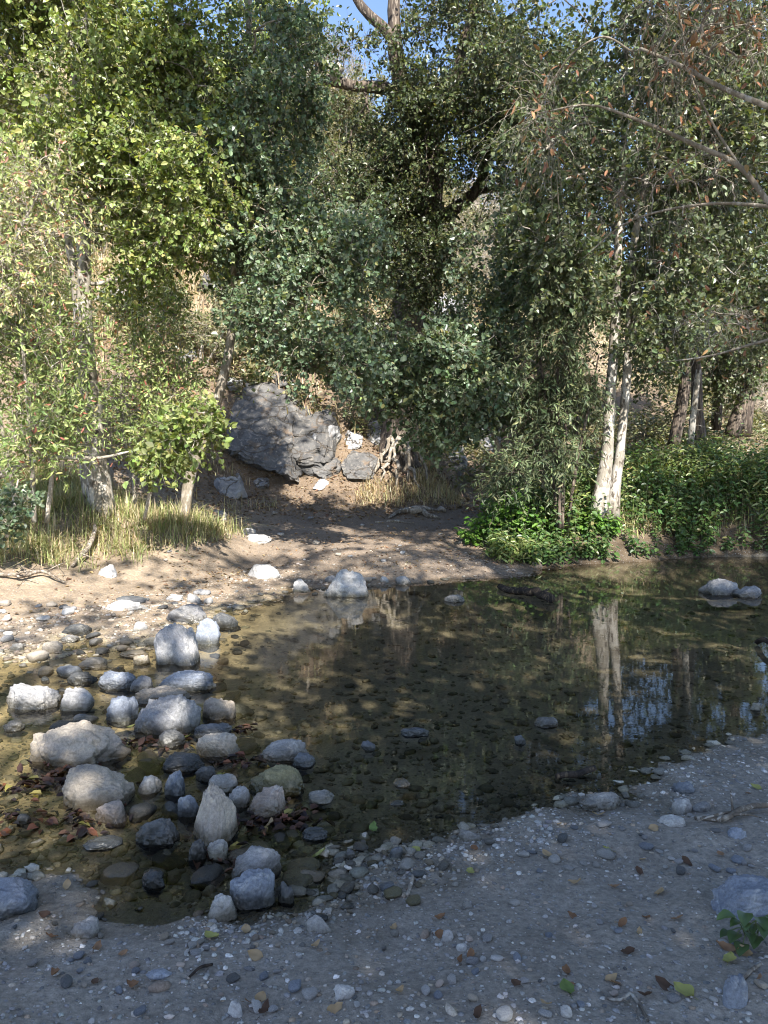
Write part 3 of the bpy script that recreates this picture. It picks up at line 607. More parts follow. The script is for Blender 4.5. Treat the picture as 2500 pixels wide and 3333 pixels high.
def plant(name, label, cat, trunks, blobs, pal='alder', leafm='leaf', bark_='alder', seed=1, leaf=(.05, .03), twigs=5, per=8, tl=.35, spread=.16, up=.5, droop=.25,
          r0=.004, group=None, simple=False, limbs=True, sides=10, shell=.5, bare=0., lump=.12, hang=0., base=None, parts=('trunk', 'branches', 'crown'), gap=1.15, col_jit=.24):
    """trunks: lists of (point, radius); blobs: (centre, radii, clumps)"""
    r = np.random.default_rng(seed); base = np.asarray(base if base is not None else trunks[0][0][0], float)
    root = thing(name, label, cat, base, group)
    tb = Buf(); nodes, nrad = [], []
    for t in trunks:
        pts = np.array([np.r_[p, q] for p, q in t]); sp = spline(pts, max(6, 5*len(pts)))
        wob = sp.copy(); wob[:, :3] += .35*sp[:, 3:4]*fbm(sp[:, :3]*1.3+seed, seed, 2)[:, None]*np.array([1, .4, 0])
        tubes(tb, wob[None, :, :3], wob[None, :, 3], sides, None, lump, seed); nodes.append(wob[len(wob)//4 if len(trunks[0]) > 2 else 0:, :3]); nrad.append(wob[len(wob)//4 if len(trunks[0]) > 2 else 0:, 3])
    nodes = np.concatenate(nodes); nrad = np.concatenate(nrad)
    cents, out = [], []
    for c, rad, k in blobs:
        kk = int(k*2.2)+1 if k > 3 else k; q = rdir(r, kk)*(r.random((kk, 1))**shell); cc = np.asarray(c)+q*np.asarray(rad)
        if k > 3: o_ = np.argsort(-(vnoise(cc*gap, seed)+.6*vnoise(cc*gap*2.3, seed+3)+r.normal(0, .18, kk)))[:k]; q, cc = q[o_], cc[o_]
        cents.append(cc); out.append(q)
    cents = np.concatenate(cents); out = np.concatenate(out); n = len(cents)
    allp, par, order, cnt = prim(nodes, nrad, cents); n0 = len(nodes)
    bb = Buf(); rad = np.zeros(n0+n); rad[:n0] = nrad*.75
    E = np.array(order); pe = par[E]; re = np.minimum(r0*cnt[E]**.48, np.where(pe < n0, nrad[np.minimum(pe, n0-1)]*.6, 9)); rad[E] = re
    rs = np.where(pe < n0, re, np.minimum(rad[pe], re*1.5))
    A, B = allp[pe], allp[E]; s = np.linspace(0, 1, 6)[None, :, None]; L = np.linalg.norm(B-A, axis=1)[:, None, None]
    bend = r.normal(size=(n, 1, 3))*.13*L+np.array([0, 0, .1])*L; kink = r.normal(size=(n, 6, 3))*.022*L*np.sin(np.pi*s)
    path = A[:, None]*(1-s)+B[:, None]*s+bend*(s*(1-s)*2)+kink
    big = re > .012
    for sel, k in ((big, 6), (~big, 4)):
        if sel.any(): tubes(bb, path[sel], (rs[:, None]*(1-s[0, :, 0])+re[:, None]*s[0, :, 0])[sel], k)
    # twigs with leaves
    m = n*twigs; ci = np.repeat(np.arange(n), twigs); o = unit(out[ci]+np.array([0, 0, up*.3]))
    d = unit(o*.55+rdir(r, m)*.95+np.array([0, 0, -hang])); ln = tl*r.uniform(.55, 1.35, m)
    st = cents[ci]+r.normal(size=(m, 3))*spread*.25
    st = np.where(r.random((m, 1)) < .7, cents[ci]+r.normal(size=(m, 3))*.01, st)
    s4 = np.linspace(0, 1, 5); tw = st[:, None]+d[:, None]*(ln[:, None]*s4)[..., None]+np.array([0, 0, -1.])*(droop*ln[:, None]*s4**2)[..., None]+r.normal(size=(m, 5, 3))*(.05*ln[:, None]*s4)[..., None]
    tubes(bb, tw, r0*.62*(1-.75*s4)[None]*r.uniform(.6, 1.1, (m, 1)), 3)
    keep = r.random(m) >= bare; tw, dl, lnk = tw[keep], d[keep], ln[keep]; m = len(tw)
    u = r.uniform(.12, 1.02, (m, per)); k = np.minimum((u*4).astype(int), 3); fr = u*4-k; ii = np.arange(m)[:, None]
    pos = tw[ii, k]*(1-fr[..., None])+tw[ii, k+1]*fr[..., None]; td = unit(tw[ii, k+1]-tw[ii, k])
    side = np.cross(td, rdir(r, m*per).reshape(m, per, 3)); D = unit(td*.55+unit(side)*.85+np.array([0, 0, -droop*.7]))
    pos = (pos+side*r.uniform(0, spread*.1, (m, per, 1))).reshape(-1, 3); D = D.reshape(-1, 3); q = len(pos)
    N = unit(rdir(r, q)*.75+np.array([0, 0, up])+np.array([SUN[0], SUN[1], 0])*.55)
    lf = leaf[0]*np.clip(r.normal(1, .33, q), .35, 1.8); lb = Buf()
    cl = pick(*GREEN[pal], q, r, col_jit)*np.repeat(np.repeat(r.normal(1, .14, (n, 1)), twigs, 0)[keep], per, 0)
    leaves(lb, pos, D, N, lf, lf*leaf[1]/leaf[0]*r.uniform(.8, 1.2, q), np.clip(cl, .004, .9), simple=simple)
    if parts[0] == 'stems':
        nv = len(tb.v)
        for i in range(nv):
            o_ = sum(len(x) for x in tb.v[:i]); one = Buf(); one.v, one.c, one.n = [tb.v[i]], [tb.c[i]], len(tb.v[i])
            one.f = [f-o_ for f in tb.f if f.min() >= o_ and f.max() < o_+len(tb.v[i])]; obj('stem', one.mesh('stem', True, base), M[bark_], root)
    else: obj(parts[0], tb.mesh(parts[0], True, base), M[bark_], root)
    obj(parts[1], bb.mesh(parts[1], True, base), M[bark_ if bark_ != 'oak' else 'oak'] if limbs is True else M[limbs], root)
    obj(parts[2], lb.mesh(parts[2], False, base), M[leafm], root)
    return root
def T(*a): return [(W(px, py, D), rr) for px, py, D, rr in a]
def Bl(px, py, D, rx, ry, rd, n): return (W(px, py, D), (rx/FPX*D, rd, ry/FPX*D), n)

plant('alder_tree','tall pale barked tree with sunlit yellow-green leaves on the left grassy bank','tree',
  [T((325,1690,10.5,.18),(318,1500,10.5,.155),(297,1300,10.5,.13),(272,1080,10.4,.11),(280,860,10.3,.09),(262,600,10.2,.075),(250,350,10.2,.06),(240,-150,10.2,.035)),
   T((292,1690,10.7,.10),(275,1400,10.6,.09),(258,1150,10.5,.08),(255,980,10.4,.07),(215,700,10.3,.05),(150,300,10.2,.03))],
  [Bl(330,180,10.2,430,330,1.3,360),Bl(660,180,10.4,230,230,1.1,110),Bl(90,520,9.6,200,220,1.,80),Bl(560,620,10.1,240,220,1.0,150),Bl(300,-150,10.2,500,160,1.4,110),Bl(430,430,10.1,280,200,1.,120),Bl(420,830,10.2,120,110,.5,40),Bl(20,120,10.,150,200,.9,100),Bl(200,20,10,220,90,.8,60)],
  'sun','leaf','sycamore',11,(.053,.035),5,14,.38)
plant('alder_tree','slender grey trunk leaning right with blue-green round leaves hanging over the path','tree',
  [T((593,1700,11,.085),(625,1540,11,.078),(690,1370,11,.072),(730,1200,10.9,.066),(752,1060,10.9,.06),(765,900,10.8,.055),(772,700,10.8,.05),(800,400,10.7,.045),(812,100,10.7,.04),(818,-80,10.7,.03)),
   T((756,1065,10.9,.035),(830,1055,10.7,.03),(900,1078,10.5,.026),(1010,1130,10.3,.018),(1100,1200,10.2,.01))],
  [Bl(920,760,10.6,320,230,1.1,200),Bl(960,1010,10.2,210,150,.8,120),Bl(1090,1180,9.9,150,90,.6,60),Bl(760,520,10.6,250,200,1.,110),Bl(1080,880,10.4,180,180,.8,75),Bl(900,250,10.5,150,230,.9,100)],
  'alder','leaf','alder',12,(.05,.038),5,13,.36)
oak = plant('oak_tree','big dark oak with twisted limbs and a thick furrowed trunk rising behind the path','tree',
  [T((1300,1530,17,.5),(1296,1420,17,.42),(1300,1300,17,.38),(1315,1120,17,.36),(1350,900,16.8,.33),(1395,700,16.5,.29),(1410,520,16,.24),(1340,360,15.5,.2),(1300,200,15,.14),(1285,60,15,.12),(1290,-100,15,.1)),
   T((1395,720,16.5,.16),(1494,672,16.2,.13),(1554,618,16,.11),(1590,520,16,.09),(1620,400,15.8,.06)),T((1554,620,16,.07),(1600,617,15.9,.06),(1645,618,15.7,.04)),
   T((1335,365,15.5,.14),(1277,295,15.3,.12),(1200,283,15.1,.11),(1147,280,15,.1),(1085,262,14.9,.1),(1040,250,14.8,.09),(1034,215,14.7,.05),(1015,150,14.6,.03)),
   T((1300,150,15,.11),(1255,95,14.9,.1),(1200,45,14.9,.09),(1165,0,14.9,.085),(1130,-90,14.8,.08)),T((1400,480,16,.12),(1480,300,15.6,.1),(1520,100,15.4,.08),(1560,-60,15.2,.06))],
  [Bl(1240,330,14.8,150,60,.7,30),Bl(1330,230,14.8,90,110,.6,40),Bl(1560,220,15,230,250,1.3,300),Bl(1330,620,15.6,190,200,1.,200),Bl(1450,430,15.4,220,160,1.,170),Bl(960,110,14.4,110,110,.7,45),Bl(1180,150,14.6,90,60,.5,16),Bl(1700,480,15,180,200,1.1,150),Bl(1420,330,15.2,120,120,.8,60),Bl(1420,-80,15,250,90,1.,50),Bl(1480,60,14.8,150,80,.6,60),Bl(1290,830,16,110,160,.7,80),Bl(1170,640,15.6,190,220,1.,150),Bl(1330,800,15.3,190,170,.7,140),Bl(1490,800,15.4,120,110,.6,50),Bl(1240,960,15.4,160,110,.6,70)],
  'oak','leaf','oak',13,(.06,.034),5,10,.42,r0=.005,sides=14,lump=.2)
stub = Buf(); tubes(stub, np.array([spline(np.array([W(1085,262,14.9),W(1095,235,14.8),W(1112,212,14.75)]),5)]), np.array([[.1,.11,.1,.1,.085]]), 10, None, .2, 4)
obj('broken_limb', stub.mesh('broken_limb', True, oak.location), M['sycamore'], oak)['label'] = 'pale broken stub'
plant('sycamore_tree','pale white double trunk with bark scars standing in the green thicket on the right bank','tree',
  [T((1952,1690,12.2,.14),(1957,1600,12.2,.125),(1972,1480,12.2,.1),(1990,1300,12.2,.085),(2000,1150,12.2,.075),(2008,950,12.1,.068),(2015,750,12,.06),(2030,500,12,.05),(2035,200,12,.04),(2030,-60,12,.025)),
   T((1990,1690,12.3,.11),(1996,1600,12.3,.095),(2015,1480,12.3,.078),(2038,1300,12.3,.07),(2056,1000,12.3,.062),(2066,800,12.1,.055),(2100,600,12,.045),(2160,400,12,.03))],
  [Bl(1900,880,11.8,170,180,.8,50),Bl(1760,800,11.6,200,220,.9,110),Bl(2230,800,11.7,260,230,1.,130),Bl(2080,500,11.8,270,240,1.1,150),Bl(1800,450,11.8,180,200,.9,75),Bl(2380,550,11.4,250,300,1.,120),Bl(2100,120,11.8,420,230,1.2,190),Bl(2220,1060,11.6,240,90,.8,50)],
  'dusk','leaf','sycamore',14,(.066,.042),5,10,.36,sides=14)
plant('slim_tree','slim pale trunk left of the white double trunk, partly hidden by leaves','tree',
  [T((1772,1680,13,.06),(1768,1500,13,.052),(1758,1250,13,.05),(1752,1050,13,.048),(1756,800,13,.044),(1758,500,13,.038),(1762,380,13,.02))],
  [Bl(1640,950,12.6,160,170,.7,90),Bl(1560,1150,12.4,180,110,.7,90),Bl(1680,700,12.7,170,180,.8,100),Bl(1650,1330,12.5,130,130,.6,80)],
  'alder','leaf','sycamore',15,(.06,.042),5,9,.34)
plant('sapling','low branching sapling with broad green leaves hanging before the oak trunk','sapling',
  [T((1690,1700,12.2,.035),(1640,1500,12.2,.03),(1560,1330,12.1,.025),(1450,1210,12,.018),(1340,1140,11.9,.01))],
  [Bl(1350,1160,11.9,260,110,.6,140),Bl(1490,1280,12,220,100,.6,130),Bl(1270,1260,11.9,150,80,.5,50),Bl(1420,1380,12,140,50,.4,40)],
  'alder','leaf','twig',16,(.07,.045),5,8,.3,parts=('stem','branches','foliage'))
plant('willow_shrub','dark many-stemmed shrub with narrow leaves left of the white double trunk','shrub',
  [T((1830,1720,11.9,.03),(1835,1500,11.9,.027),(1850,1250,11.9,.022),(1870,1000,11.8,.015),(1880,850,11.8,.008)),
   T((1815,1720,12,.03),(1795,1500,12,.025),(1770,1250,11.9,.02),(1740,1050,11.8,.012)),T((1845,1720,12,.028),(1880,1500,12,.024),(1920,1300,11.9,.018),(1950,1150,11.9,.01)),
   T((1822,1720,11.8,.025),(1818,1450,11.8,.022),(1815,1200,11.8,.018),(1810,950,11.7,.01))],
  [Bl(1850,950,11.7,130,160,.6,80),Bl(1800,1180,11.7,130,160,.6,90),Bl(1870,1350,11.8,110,150,.5,70),Bl(1760,1420,11.7,110,140,.5,70),Bl(1680,1520,11.5,120,70,.5,40)],
  'dusk','leaf_dull','oak',17,(.085,.02),5,9,.36,droop=.5,parts=('stems','branches','foliage'))
plant('dead_sapling','thin bare trunk with a broken top leaning on the right bank','tree',
  [T((2222,1650,14.3,.075),(2232,1560,14.3,.068),(2250,1420,14.3,.062),(2262,1300,14.3,.055),(2274,1203,14.3,.045))],
  [Bl(2180,1480,14,50,60,.3,5),Bl(2300,1330,14.2,60,80,.3,5)],'dusk','leaf','sycamore',18,(.05,.03),2,3,.25,bare=.5)
plant('dark_tree','dark straight trunk behind the thin broken trunk on the right','tree',
  [T((2292,1600,16,.14),(2285,1480,16,.13),(2272,1350,16,.12),(2262,1200,16,.11),(2225,1000,16,.12),(2205,800,16,.1),(2200,500,16,.06))],
  [Bl(2300,950,15.6,260,170,1.,150),Bl(2150,700,15.6,260,200,1.,150),Bl(2420,750,15.6,180,260,1.,120)],'dusk','leaf','oak',19,(.07,.045),5,8,.45,simple=True)
plant('dark_tree','dark forked tree at the far right edge leaning over the dry bank','tree',
  [T((2385,1420,20,.2),(2420,1320,20,.18),(2460,1200,20,.16),(2520,1000,20,.12)),T((2330,1400,21,.14),(2345,1200,21,.12),(2330,900,21,.08))],
  [Bl(2420,1100,19.5,180,200,1.4,140),Bl(2300,1150,20,150,130,1.2,80),Bl(2480,850,19.5,200,200,1.4,100)],'dusk','leaf','oak',20,(.09,.06),5,8,.5,simple=True)
plant('dark_tree','dark leaning trunk seen between the white double trunk and the thin broken trunk','tree',
  [T((2195,1450,19,.16),(2225,1300,19,.14),(2240,1150,19,.12),(2230,950,19,.08))],
  [Bl(2150,950,18.6,200,200,1.2,120),Bl(1900,1000,19,200,200,1.2,90),Bl(2120,1180,18.6,160,100,1.,50)],'dusk','leaf','oak',21,(.085,.055),5,8,.5,simple=True)
plant('background_tree','tall leafy tree far behind the white double trunk','tree',[T((1860,1420,20,.22),(1850,1100,20,.18),(1880,700,20,.13),(1900,350,20,.08))],
  [Bl(1720,250,19,230,260,1.2,210),Bl(2030,330,19,240,280,1.3,220),Bl(1880,700,19,220,160,1.2,90)],'oak','leaf','oak',22,(.1,.065),5,9,.6,simple=True)
plant('background_tree','tall leafy tree filling the background at the far upper right','tree',[T((2420,1420,22,.24),(2430,1000,22,.2),(2400,600,22,.15),(2390,250,22,.08))],
  [Bl(2300,250,21,230,260,1.3,200),Bl(2480,450,21,200,260,1.3,170),Bl(2250,620,21,180,160,1.2,90)],'oak','leaf','oak',23,(.11,.07),5,9,.65,simple=True)
plant('background_tree','leafy tree filling the gap left of the oak at the top','tree',[T((900,1150,19,.2),(880,800,19,.15),(880,400,19,.1),(890,100,19,.06))],
  [Bl(880,60,18.5,170,160,1.2,110),Bl(820,350,18.5,160,150,1.2,80)],'sun','leaf','alder',24,(.09,.06),5,9,.55,simple=True)
# left thicket
plant('willow_shrub','tall bright leafy shrub with upright narrow leaves at the far left of the bank','shrub',
  [T((110,1700,9.2,.03),(100,1450,9.2,.025),(80,1200,9.1,.018),(60,950,9.,.01)),T((150,1700,9.3,.03),(180,1450,9.2,.024),(200,1200,9.1,.016),(195,980,9.,.008)),T((60,1700,9.2,.03),(20,1450,9.1,.022),(-40,1200,9,.012))],
  [Bl(60,1120,9.,170,200,.7,85),Bl(60,1400,8.9,150,130,.6,65),Bl(150,1330,9.1,100,120,.5,40),Bl(-60,1250,8.9,120,300,.7,50),Bl(40,900,9.2,100,140,.6,30)],
  'willow','leaf_dull','twig',31,(.07,.019),4,12,.5,droop=-.15,up=.3,parts=('stems','branches','foliage'))
plant('willow_shrub','dense pale green shrub with red tinged leaves between the two left trunks','shrub',
  [T((440,1690,11.3,.03),(430,1500,11.3,.025),(400,1300,11.2,.02),(380,1100,11.1,.01)),T((470,1690,11.4,.03),(520,1450,11.3,.024),(570,1250,11.2,.015),(590,1130,11.2,.008))],
  [Bl(430,1230,11.1,130,140,.6,70),Bl(540,1290,11.2,100,120,.5,48),Bl(520,1430,11.1,120,80,.5,45),Bl(480,1080,11.3,110,120,.6,36)],
  'willow','leaf_dull','twig',32,(.06,.02),4,12,.46,droop=-.12,up=.3,parts=('stems','branches','foliage'))
plant('leafy_sapling','low spray of large bright round leaves in front of the thin leaning trunk','sapling',
  [T((470,1690,9.7,.02),(500,1560,9.5,.017),(560,1460,9.4,.013),(640,1400,9.3,.008))],
  [Bl(590,1420,9.2,120,70,.35,40),Bl(650,1370,9.2,70,60,.3,16),Bl(510,1490,9.2,90,50,.35,24)],'sun','leaf','twig',33,(.065,.045),4,7,.24,parts=('stem','branches','foliage'))
plant('dry_shrub','dry straw coloured bush of thin arching twigs at the upper left edge','shrub',
  [T((-120,1500,8.7,.03),(-60,1100,8.6,.025),(40,800,8.5,.018),(140,600,8.5,.01)),T((-150,1500,8.7,.03),(-120,1000,8.6,.02),(-20,620,8.5,.01))],
  [Bl(100,640,8.5,180,140,.5,50),Bl(50,850,8.5,140,130,.5,45),Bl(180,780,8.6,90,110,.5,18)],'straw','leaf_dull','twig',34,(.055,.02),6,10,.5,bare=.25,r0=.0045,droop=.35,parts=('stems','branches','foliage'))
plant('ivy_shrub','dark small-leaved vine clump at the left edge above the grass','shrub',
  [T((20,1750,8.3,.02),(40,1640,8.3,.015),(60,1560,8.3,.008))],[Bl(50,1630,8.2,50,50,.3,14),Bl(0,1690,8.1,50,90,.3,24)],'alder','leaf','twig',35,(.045,.036),4,8,.2,parts=('stem','branches','foliage'))
_ = plant('fallen_branch','bleached bare branch leaning across the left grass','branch',
  [T((-30,1560,8.8,.045),(60,1520,8.9,.04),(160,1490,9,.035),(330,1490,9.2,.02),(420,1470,9.3,.01))],[Bl(300,1480,9.1,100,40,.3,6)],'straw','leaf_dull','sycamore',36,(.03,.01),2,1,.3,bare=.8)

# near tree on the right whose limbs hang into the picture; its crown shades the near shore
def V3(*a): return np.array(a, float)
plant('shade_tree','near tree reaching in from the right with bare twigs and dead brown leaves','tree',
  [[(V3(4.4,4.6,-.1),.26),(V3(4.5,4.5,1.5),.22),(V3(4.4,4.2,3.2),.19),(V3(4.1,3.4,5.0),.15),(V3(3.4,2.2,6.6),.1),(V3(2.6,1.,7.6),.06)],
   [(V3(4.4,4.3,2.6),.09),(W(2620,760,6.2),0.0374),(W(2500,656,6.4),0.0245),(W(2408,542,6.5),0.0211),(W(2251,466,6.6),0.0177),(W(2061,385,6.7),0.0136),(W(1925,342,6.8),0.0095),(W(1752,369,6.9),0.0054)],
   [(V3(4.3,4.1,3.5),.1),(W(2620,400,6),0.0340),(W(2500,347,6.1),0.0231),(W(2332,277,6.3),0.0190),(W(2224,217,6.4),0.0150),(W(2083,157,6.5),0.0109)],
   [(W(2061,170,6.5),0.0088),(W(1960,120,6.6),0.0082),(W(1880,160,6.6),0.0068),(W(1780,300,6.7),0.0054),(W(1745,380,6.7),0.0034)],
   [(V3(4.4,4.4,2.1),.07),(W(2620,690,6.6),0.0238),(W(2500,672,6.8),0.0170),(W(2360,662,7),0.0136),(W(2197,678,7.2),0.0109),(W(2034,727,7.4),0.0082),(W(1900,840,7.5),0.0041)],
   [(W(2408,542,6.5),0.0122),(W(2330,420,6.6),0.0095),(W(2250,250,6.7),0.0075),(W(2215,60,6.8),0.0054)],
   [(V3(4.4,4.5,1.6),.06),(W(2620,1080,7),0.0204),(W(2500,1106,7.2),0.0150),(W(2305,1160,7.6),0.0095),(W(2150,1180,7.8),0.0041)]],
  [Bl(2080,230,6.6,330,200,.5,34),Bl(2330,60,6.4,250,130,.5,50),Bl(2200,600,7,300,150,.5,36),Bl(1800,350,6.8,120,150,.3,25),Bl(2350,1080,7.5,160,90,.4,26)],
  'dead','dry_leaf','alder',41,(.06,.022),5,4,.5,bare=.8,droop=.45,hang=.25,r0=.0036)
plant('alder_tree','leafy tree on the right bank beyond the bare hanging twigs','tree',
  [[(V3(7.6,13.6,.3),.2),(V3(7.5,13.5,2.5),.17),(V3(7.2,13.3,5.),.13),(V3(6.6,13,9),.06)]],
  [Bl(2480,330,13,300,300,.9,120),Bl(2430,750,13,220,200,.8,80),Bl(2480,1020,13,150,140,.7,50),Bl(2200,80,13,330,180,.9,100)],'dusk','leaf','alder',42,(.075,.05),5,9,.42)
# unseen trees around the viewer, crowns shaped to shade shore, pool and far bank
def shade_crown(name, label, base, top, seed, tests, n, hmin, hmax, xr, yr, leaf=.11):
    r = np.random.default_rng(seed); pts = []
    while len(pts) < n:
        g = np.array([r.uniform(*xr), r.uniform(*yr)]); z = r.uniform(hmin, hmax); p = np.array([g[0]+SUN[0]*z/SUN[2], g[1]+SUN[1]*z/SUN[2], z])
        if p[1] > 0 and z-1.6-.9 < .78*p[1]: continue
        d = tests(g[0], g[1])
        if d > 0 and r.random() < d: pts.append((p, (.25, .25, .2), 1))
    return plant(name, label, 'tree', [[(V3(*base), .3), (V3(base[0], base[1], 2.5), .25), (V3((base[0]+top[0])/2, (base[1]+top[1])/2, top[2]*.65), .18), (V3(*top), .08)]],
                 pts, 'dusk', 'leaf', 'oak', seed, (leaf, leaf*.65), 5, 7, .5, simple=True)
def near_shade(x, y):
    edge = -.75+.3*math.sin(y*1.7)+.8*max(0, 3.3-y)*-1.6-.45*sstep(5.5, 7.5, y)
    v = min(1., max(0., (x-edge)/.5))
    if x > edge-1.5 and 3 < y < 6.6: v = max(v, .42 if y < 4.6 else .6)
    if x < -1.2 and y >= 6.6: v = max(v, .16)
    hole = vnoise(np.array([[x*.8, y*.8, 3.3]]), 5)[0]
    return v if hole < .5 or y < 5 and x > edge else v*.15
def far_shade(x, y):
    v = min(1., max(0., (x+1.7)/.6))*(.36 if y < 14.5 else .32)
    if x > 3.9 and y < 14.5: v = .9
    if x > 3.9 and y >= 14.5: v = .35
    if (1.9 < x < 3.7 and 12.4 < y < 19) or ((x-1.9)/.8)**2+((y-12.2)/.9)**2 < 1: v = .04
    if -4.6 < x < -2.15 and 15.5 < y < 21: return .85 if vnoise(np.array([[x*1.3, y*1.1, 2.3]]), 25)[0] < .2 else .1
    if x < -1.2 and y < 11: v = .22
    v *= .7; hole = vnoise(np.array([[x*.8, y*.6, 7.3]]), 15)[0]
    return v if hole < .25 else v*.06
shade_crown('shade_tree','broad leafy tree behind the viewer that shades the near shore',(3.2,-5.5,.2),(2,-3.5,7.5),51,near_shade,950,5.2,9.5,(-5,7),(1,9.5))
shade_crown('shade_tree','second leafy tree behind the viewer that shades the pool',(-2.5,-6.,.2),(-.5,-2.,8.),52,near_shade,560,5.2,9.5,(-4,7),(1,9.5))
shade_crown('shade_tree','unseen low leafy tree added right behind the viewer to shade the mud',(1.5,-4.5,.2),(.8,-3.,6.),54,lambda x, y: 1. if y < 5.6 and x > -1.6+.2*y*(y > 3) else 0.,520,4.4,8,(-2.5,4.5),(.8,5.6))
shade_crown('shade_tree','unseen tall tree added beside the viewer to dapple the far bank',(5.5,-1.5,.2),(3.5,2.,10.),53,far_shade,1150,8.5,12.5,(-5,8),(9,21))

# hillside chaparral: three kinds copied over the slope
def bush(label, pal, seed, leaf, n=90, lm='leaf_dull'):
    return plant('chaparral_shrub', label, 'shrub', [[(V3(0,0,-.3),.06),(V3(.05,0,.4),.05),(V3(.1,.05,.8),.03)],[(V3(0,0,-.3),.05),(V3(-.4,.1,.5),.03),(V3(-.6,.1,.9),.02)],[(V3(0,0,-.3),.05),(V3(.5,-.1,.5),.03),(V3(.7,-.1,.9),.02)]],
      [(V3(0,0,1.1),(.9,.8,.75),n),(V3(-.6,0,.8),(.6,.6,.55),n//2),(V3(.7,-.1,.75),(.6,.6,.5),n//2)],pal,lm,'twig',seed,leaf,4,8,.3,simple=True,group='shrubs on the hillside',base=(0,0,0),shell=.4,parts=('stems','branches','foliage'))
KINDS_ = [bush('olive green shrub on the sunny hillside','chap',61,(.07,.035)),bush('grey brown leafless shrub on the dry hillside','grey',62,(.06,.012),80),bush('dark green round shrub on the hillside','oak',63,(.075,.045),100)]
spots = [(1130,470,0),(1250,520,0),(1000,540,0),(1180,640,0),(1340,480,2),(1060,380,1),(980,330,1),(930,430,1),(1260,400,0),(860,560,2),(780,420,2),(600,520,2),(450,430,2),(300,480,0),(520,700,0),(350,800,2),(900,700,0),(1050,760,2),(700,640,2),
 (1600,740,1),(1680,820,1),(1560,850,1),(1500,780,0),(1640,640,0),(1560,680,0),(1720,700,0),(1480,900,1),(1700,950,1),(1850,800,0),(1950,850,2),(2100,1000,0),(2250,1080,2),(2400,1150,2),(2480,1250,0),(2350,1300,1),(2480,1380,1),(1800,1050,2),(1600,1200,0),(1400,1150,2),(1180,1180,2),(1000,1180,1),(850,1130,0),(820,1000,2),(650,1150,0),(480,1050,2),(1250,930,2),(1080,900,2),(150,700,2),(100,450,0),(600,350,2),(200,1000,0),(60,1150,2)]
kr = np.random.default_rng(5); used = [0, 0, 0]
LB = ['olive green shrub on the sunny hillside','grey brown leafless shrub on the dry hillside','dark green round shrub on the hillside']
for px, py, k in spots:
    p = hit(px, py+25); D = p[1]
    o = KINDS_[k] if not used[k] else copy_tree(KINDS_[k], LB[k]); used[k] = 1
    s = np.clip(D/26*kr.uniform(1.,1.6), .55, 2.2)
    o.location = [float(v) for v in p-np.array([0,0,.1])]; o.scale = (s*kr.uniform(.9,1.3), s, s*kr.uniform(.8,1.25)); o.rotation_euler = (0,0,kr.uniform(0,6.28))

# ------------------------------------------------------------------ grass, litter and ground cover nobody could count
def field(n, xr, yr, keep, seed):
    r = np.random.default_rng(seed); x = r.uniform(*xr, n*4); y = r.uniform(*yr, n*4); z = ground(x, y)
    k = r.random(n*4) < keep(x, y, z); return x[k][:n], y[k][:n], z[k][:n], r
def clump(x, y, sc_, lo, seed): return sstep(lo, lo+.35, fbm(np.stack([x*sc_, y*sc_, 0*x], -1), seed, 3))
def grass(name, n, xr, yr, keep, h, cols, wts, seed, wd=.006, lean=.45):
    x, y, z, r = field(n, xr, yr, keep, seed); n = len(x); hh = h*np.clip(r.normal(1, .35, n), .3, 2)
    d = rdir(r, n); d[:, 2] = 0; d = unit(d); le = np.abs(r.normal(0, lean, n)); s = np.stack([-d[:, 1], d[:, 0], 0*hh], -1)
    ww = wd*r.uniform(.6, 1.4, n); V = []
    for t, q in ((0, 1), (.4, .85), (.75, .55)):
        c = np.stack([x, y, z-.01], -1)+d*(le*hh*t*t)[:, None]+np.array([0, 0, 1.])*(hh*t*(1-.25*le*t))[:, None]
        V += [c-s*(ww*q)[:, None], c+s*(ww*q)[:, None]]
    V.append(np.stack([x, y, z-.01], -1)+d*(le*hh)[:, None]+np.array([0, 0, 1.])*(hh*(1-.3*le))[:, None])
    V = np.stack(V, 1); i = np.arange(n*7).reshape(n, 7)
    me = mesh(name, V.reshape(-1, 3), [np.concatenate([i[:, [0, 1, 3, 2]], i[:, [2, 3, 5, 4]]]), i[:, [4, 5, 6]]], np.repeat(pick(cols, wts, n, r, .2), 7, 0), False)
    return tag(obj(name, me, M['blade']), kind='stuff')
STRAW = [(.5,.42,.26),(.42,.34,.2),(.58,.51,.35),(.32,.24,.15)]; FRESH = [(.26,.3,.11),(.34,.36,.15),(.2,.24,.08),(.5,.44,.26)]
bankmask = lambda x, y, z: sstep(.3, .42, z+.08*fbm(np.stack([x*2, y*2, 0*x], -1), 4, 2))*sstep(-2.05, -2.5, x)*(.35+.65*clump(x, y, 1.2, -.4, 2))
grass('grass', 22000, (-7, -2), (7.6, 12.5), bankmask, .25, FRESH+STRAW, [3,3,2,2,2,1.5,1.5,.6], 71, .0045, 1.2)
grass('dry_grass', 9000, (-6, 4), (13.5, 17.5), lambda x, y, z: sstep(.55, .8, z)*sstep(2.6, 1.6, z)*clump(x, y, .9, -.05, 6), .2, STRAW+[(.2,.2,.09)], [4,4,2,3,1.], 72, .006, 1.)
grass('dry_grass', 16000, (-12, 8), (16, 30), lambda x, y, z: sstep(1.6, 2.6, z)*(.25+.75*clump(x, y, .6, -.1, 7)), .5, STRAW+[(.3,.18,.1),(.18,.18,.09)], [4,4,2,3,1,1.5], 73, .012, .7)
grass('grass', 9000, (1., 9), (11.8, 19), lambda x, y, z: sstep(.25, .4, z)*(.15+clump(x, y, .9, -.2, 8))*sstep(0, .3, x-1.3-.28*(y-11)), .3, FRESH+STRAW, [3,2,3,2,2,2,1,1], 74, .006, .55)
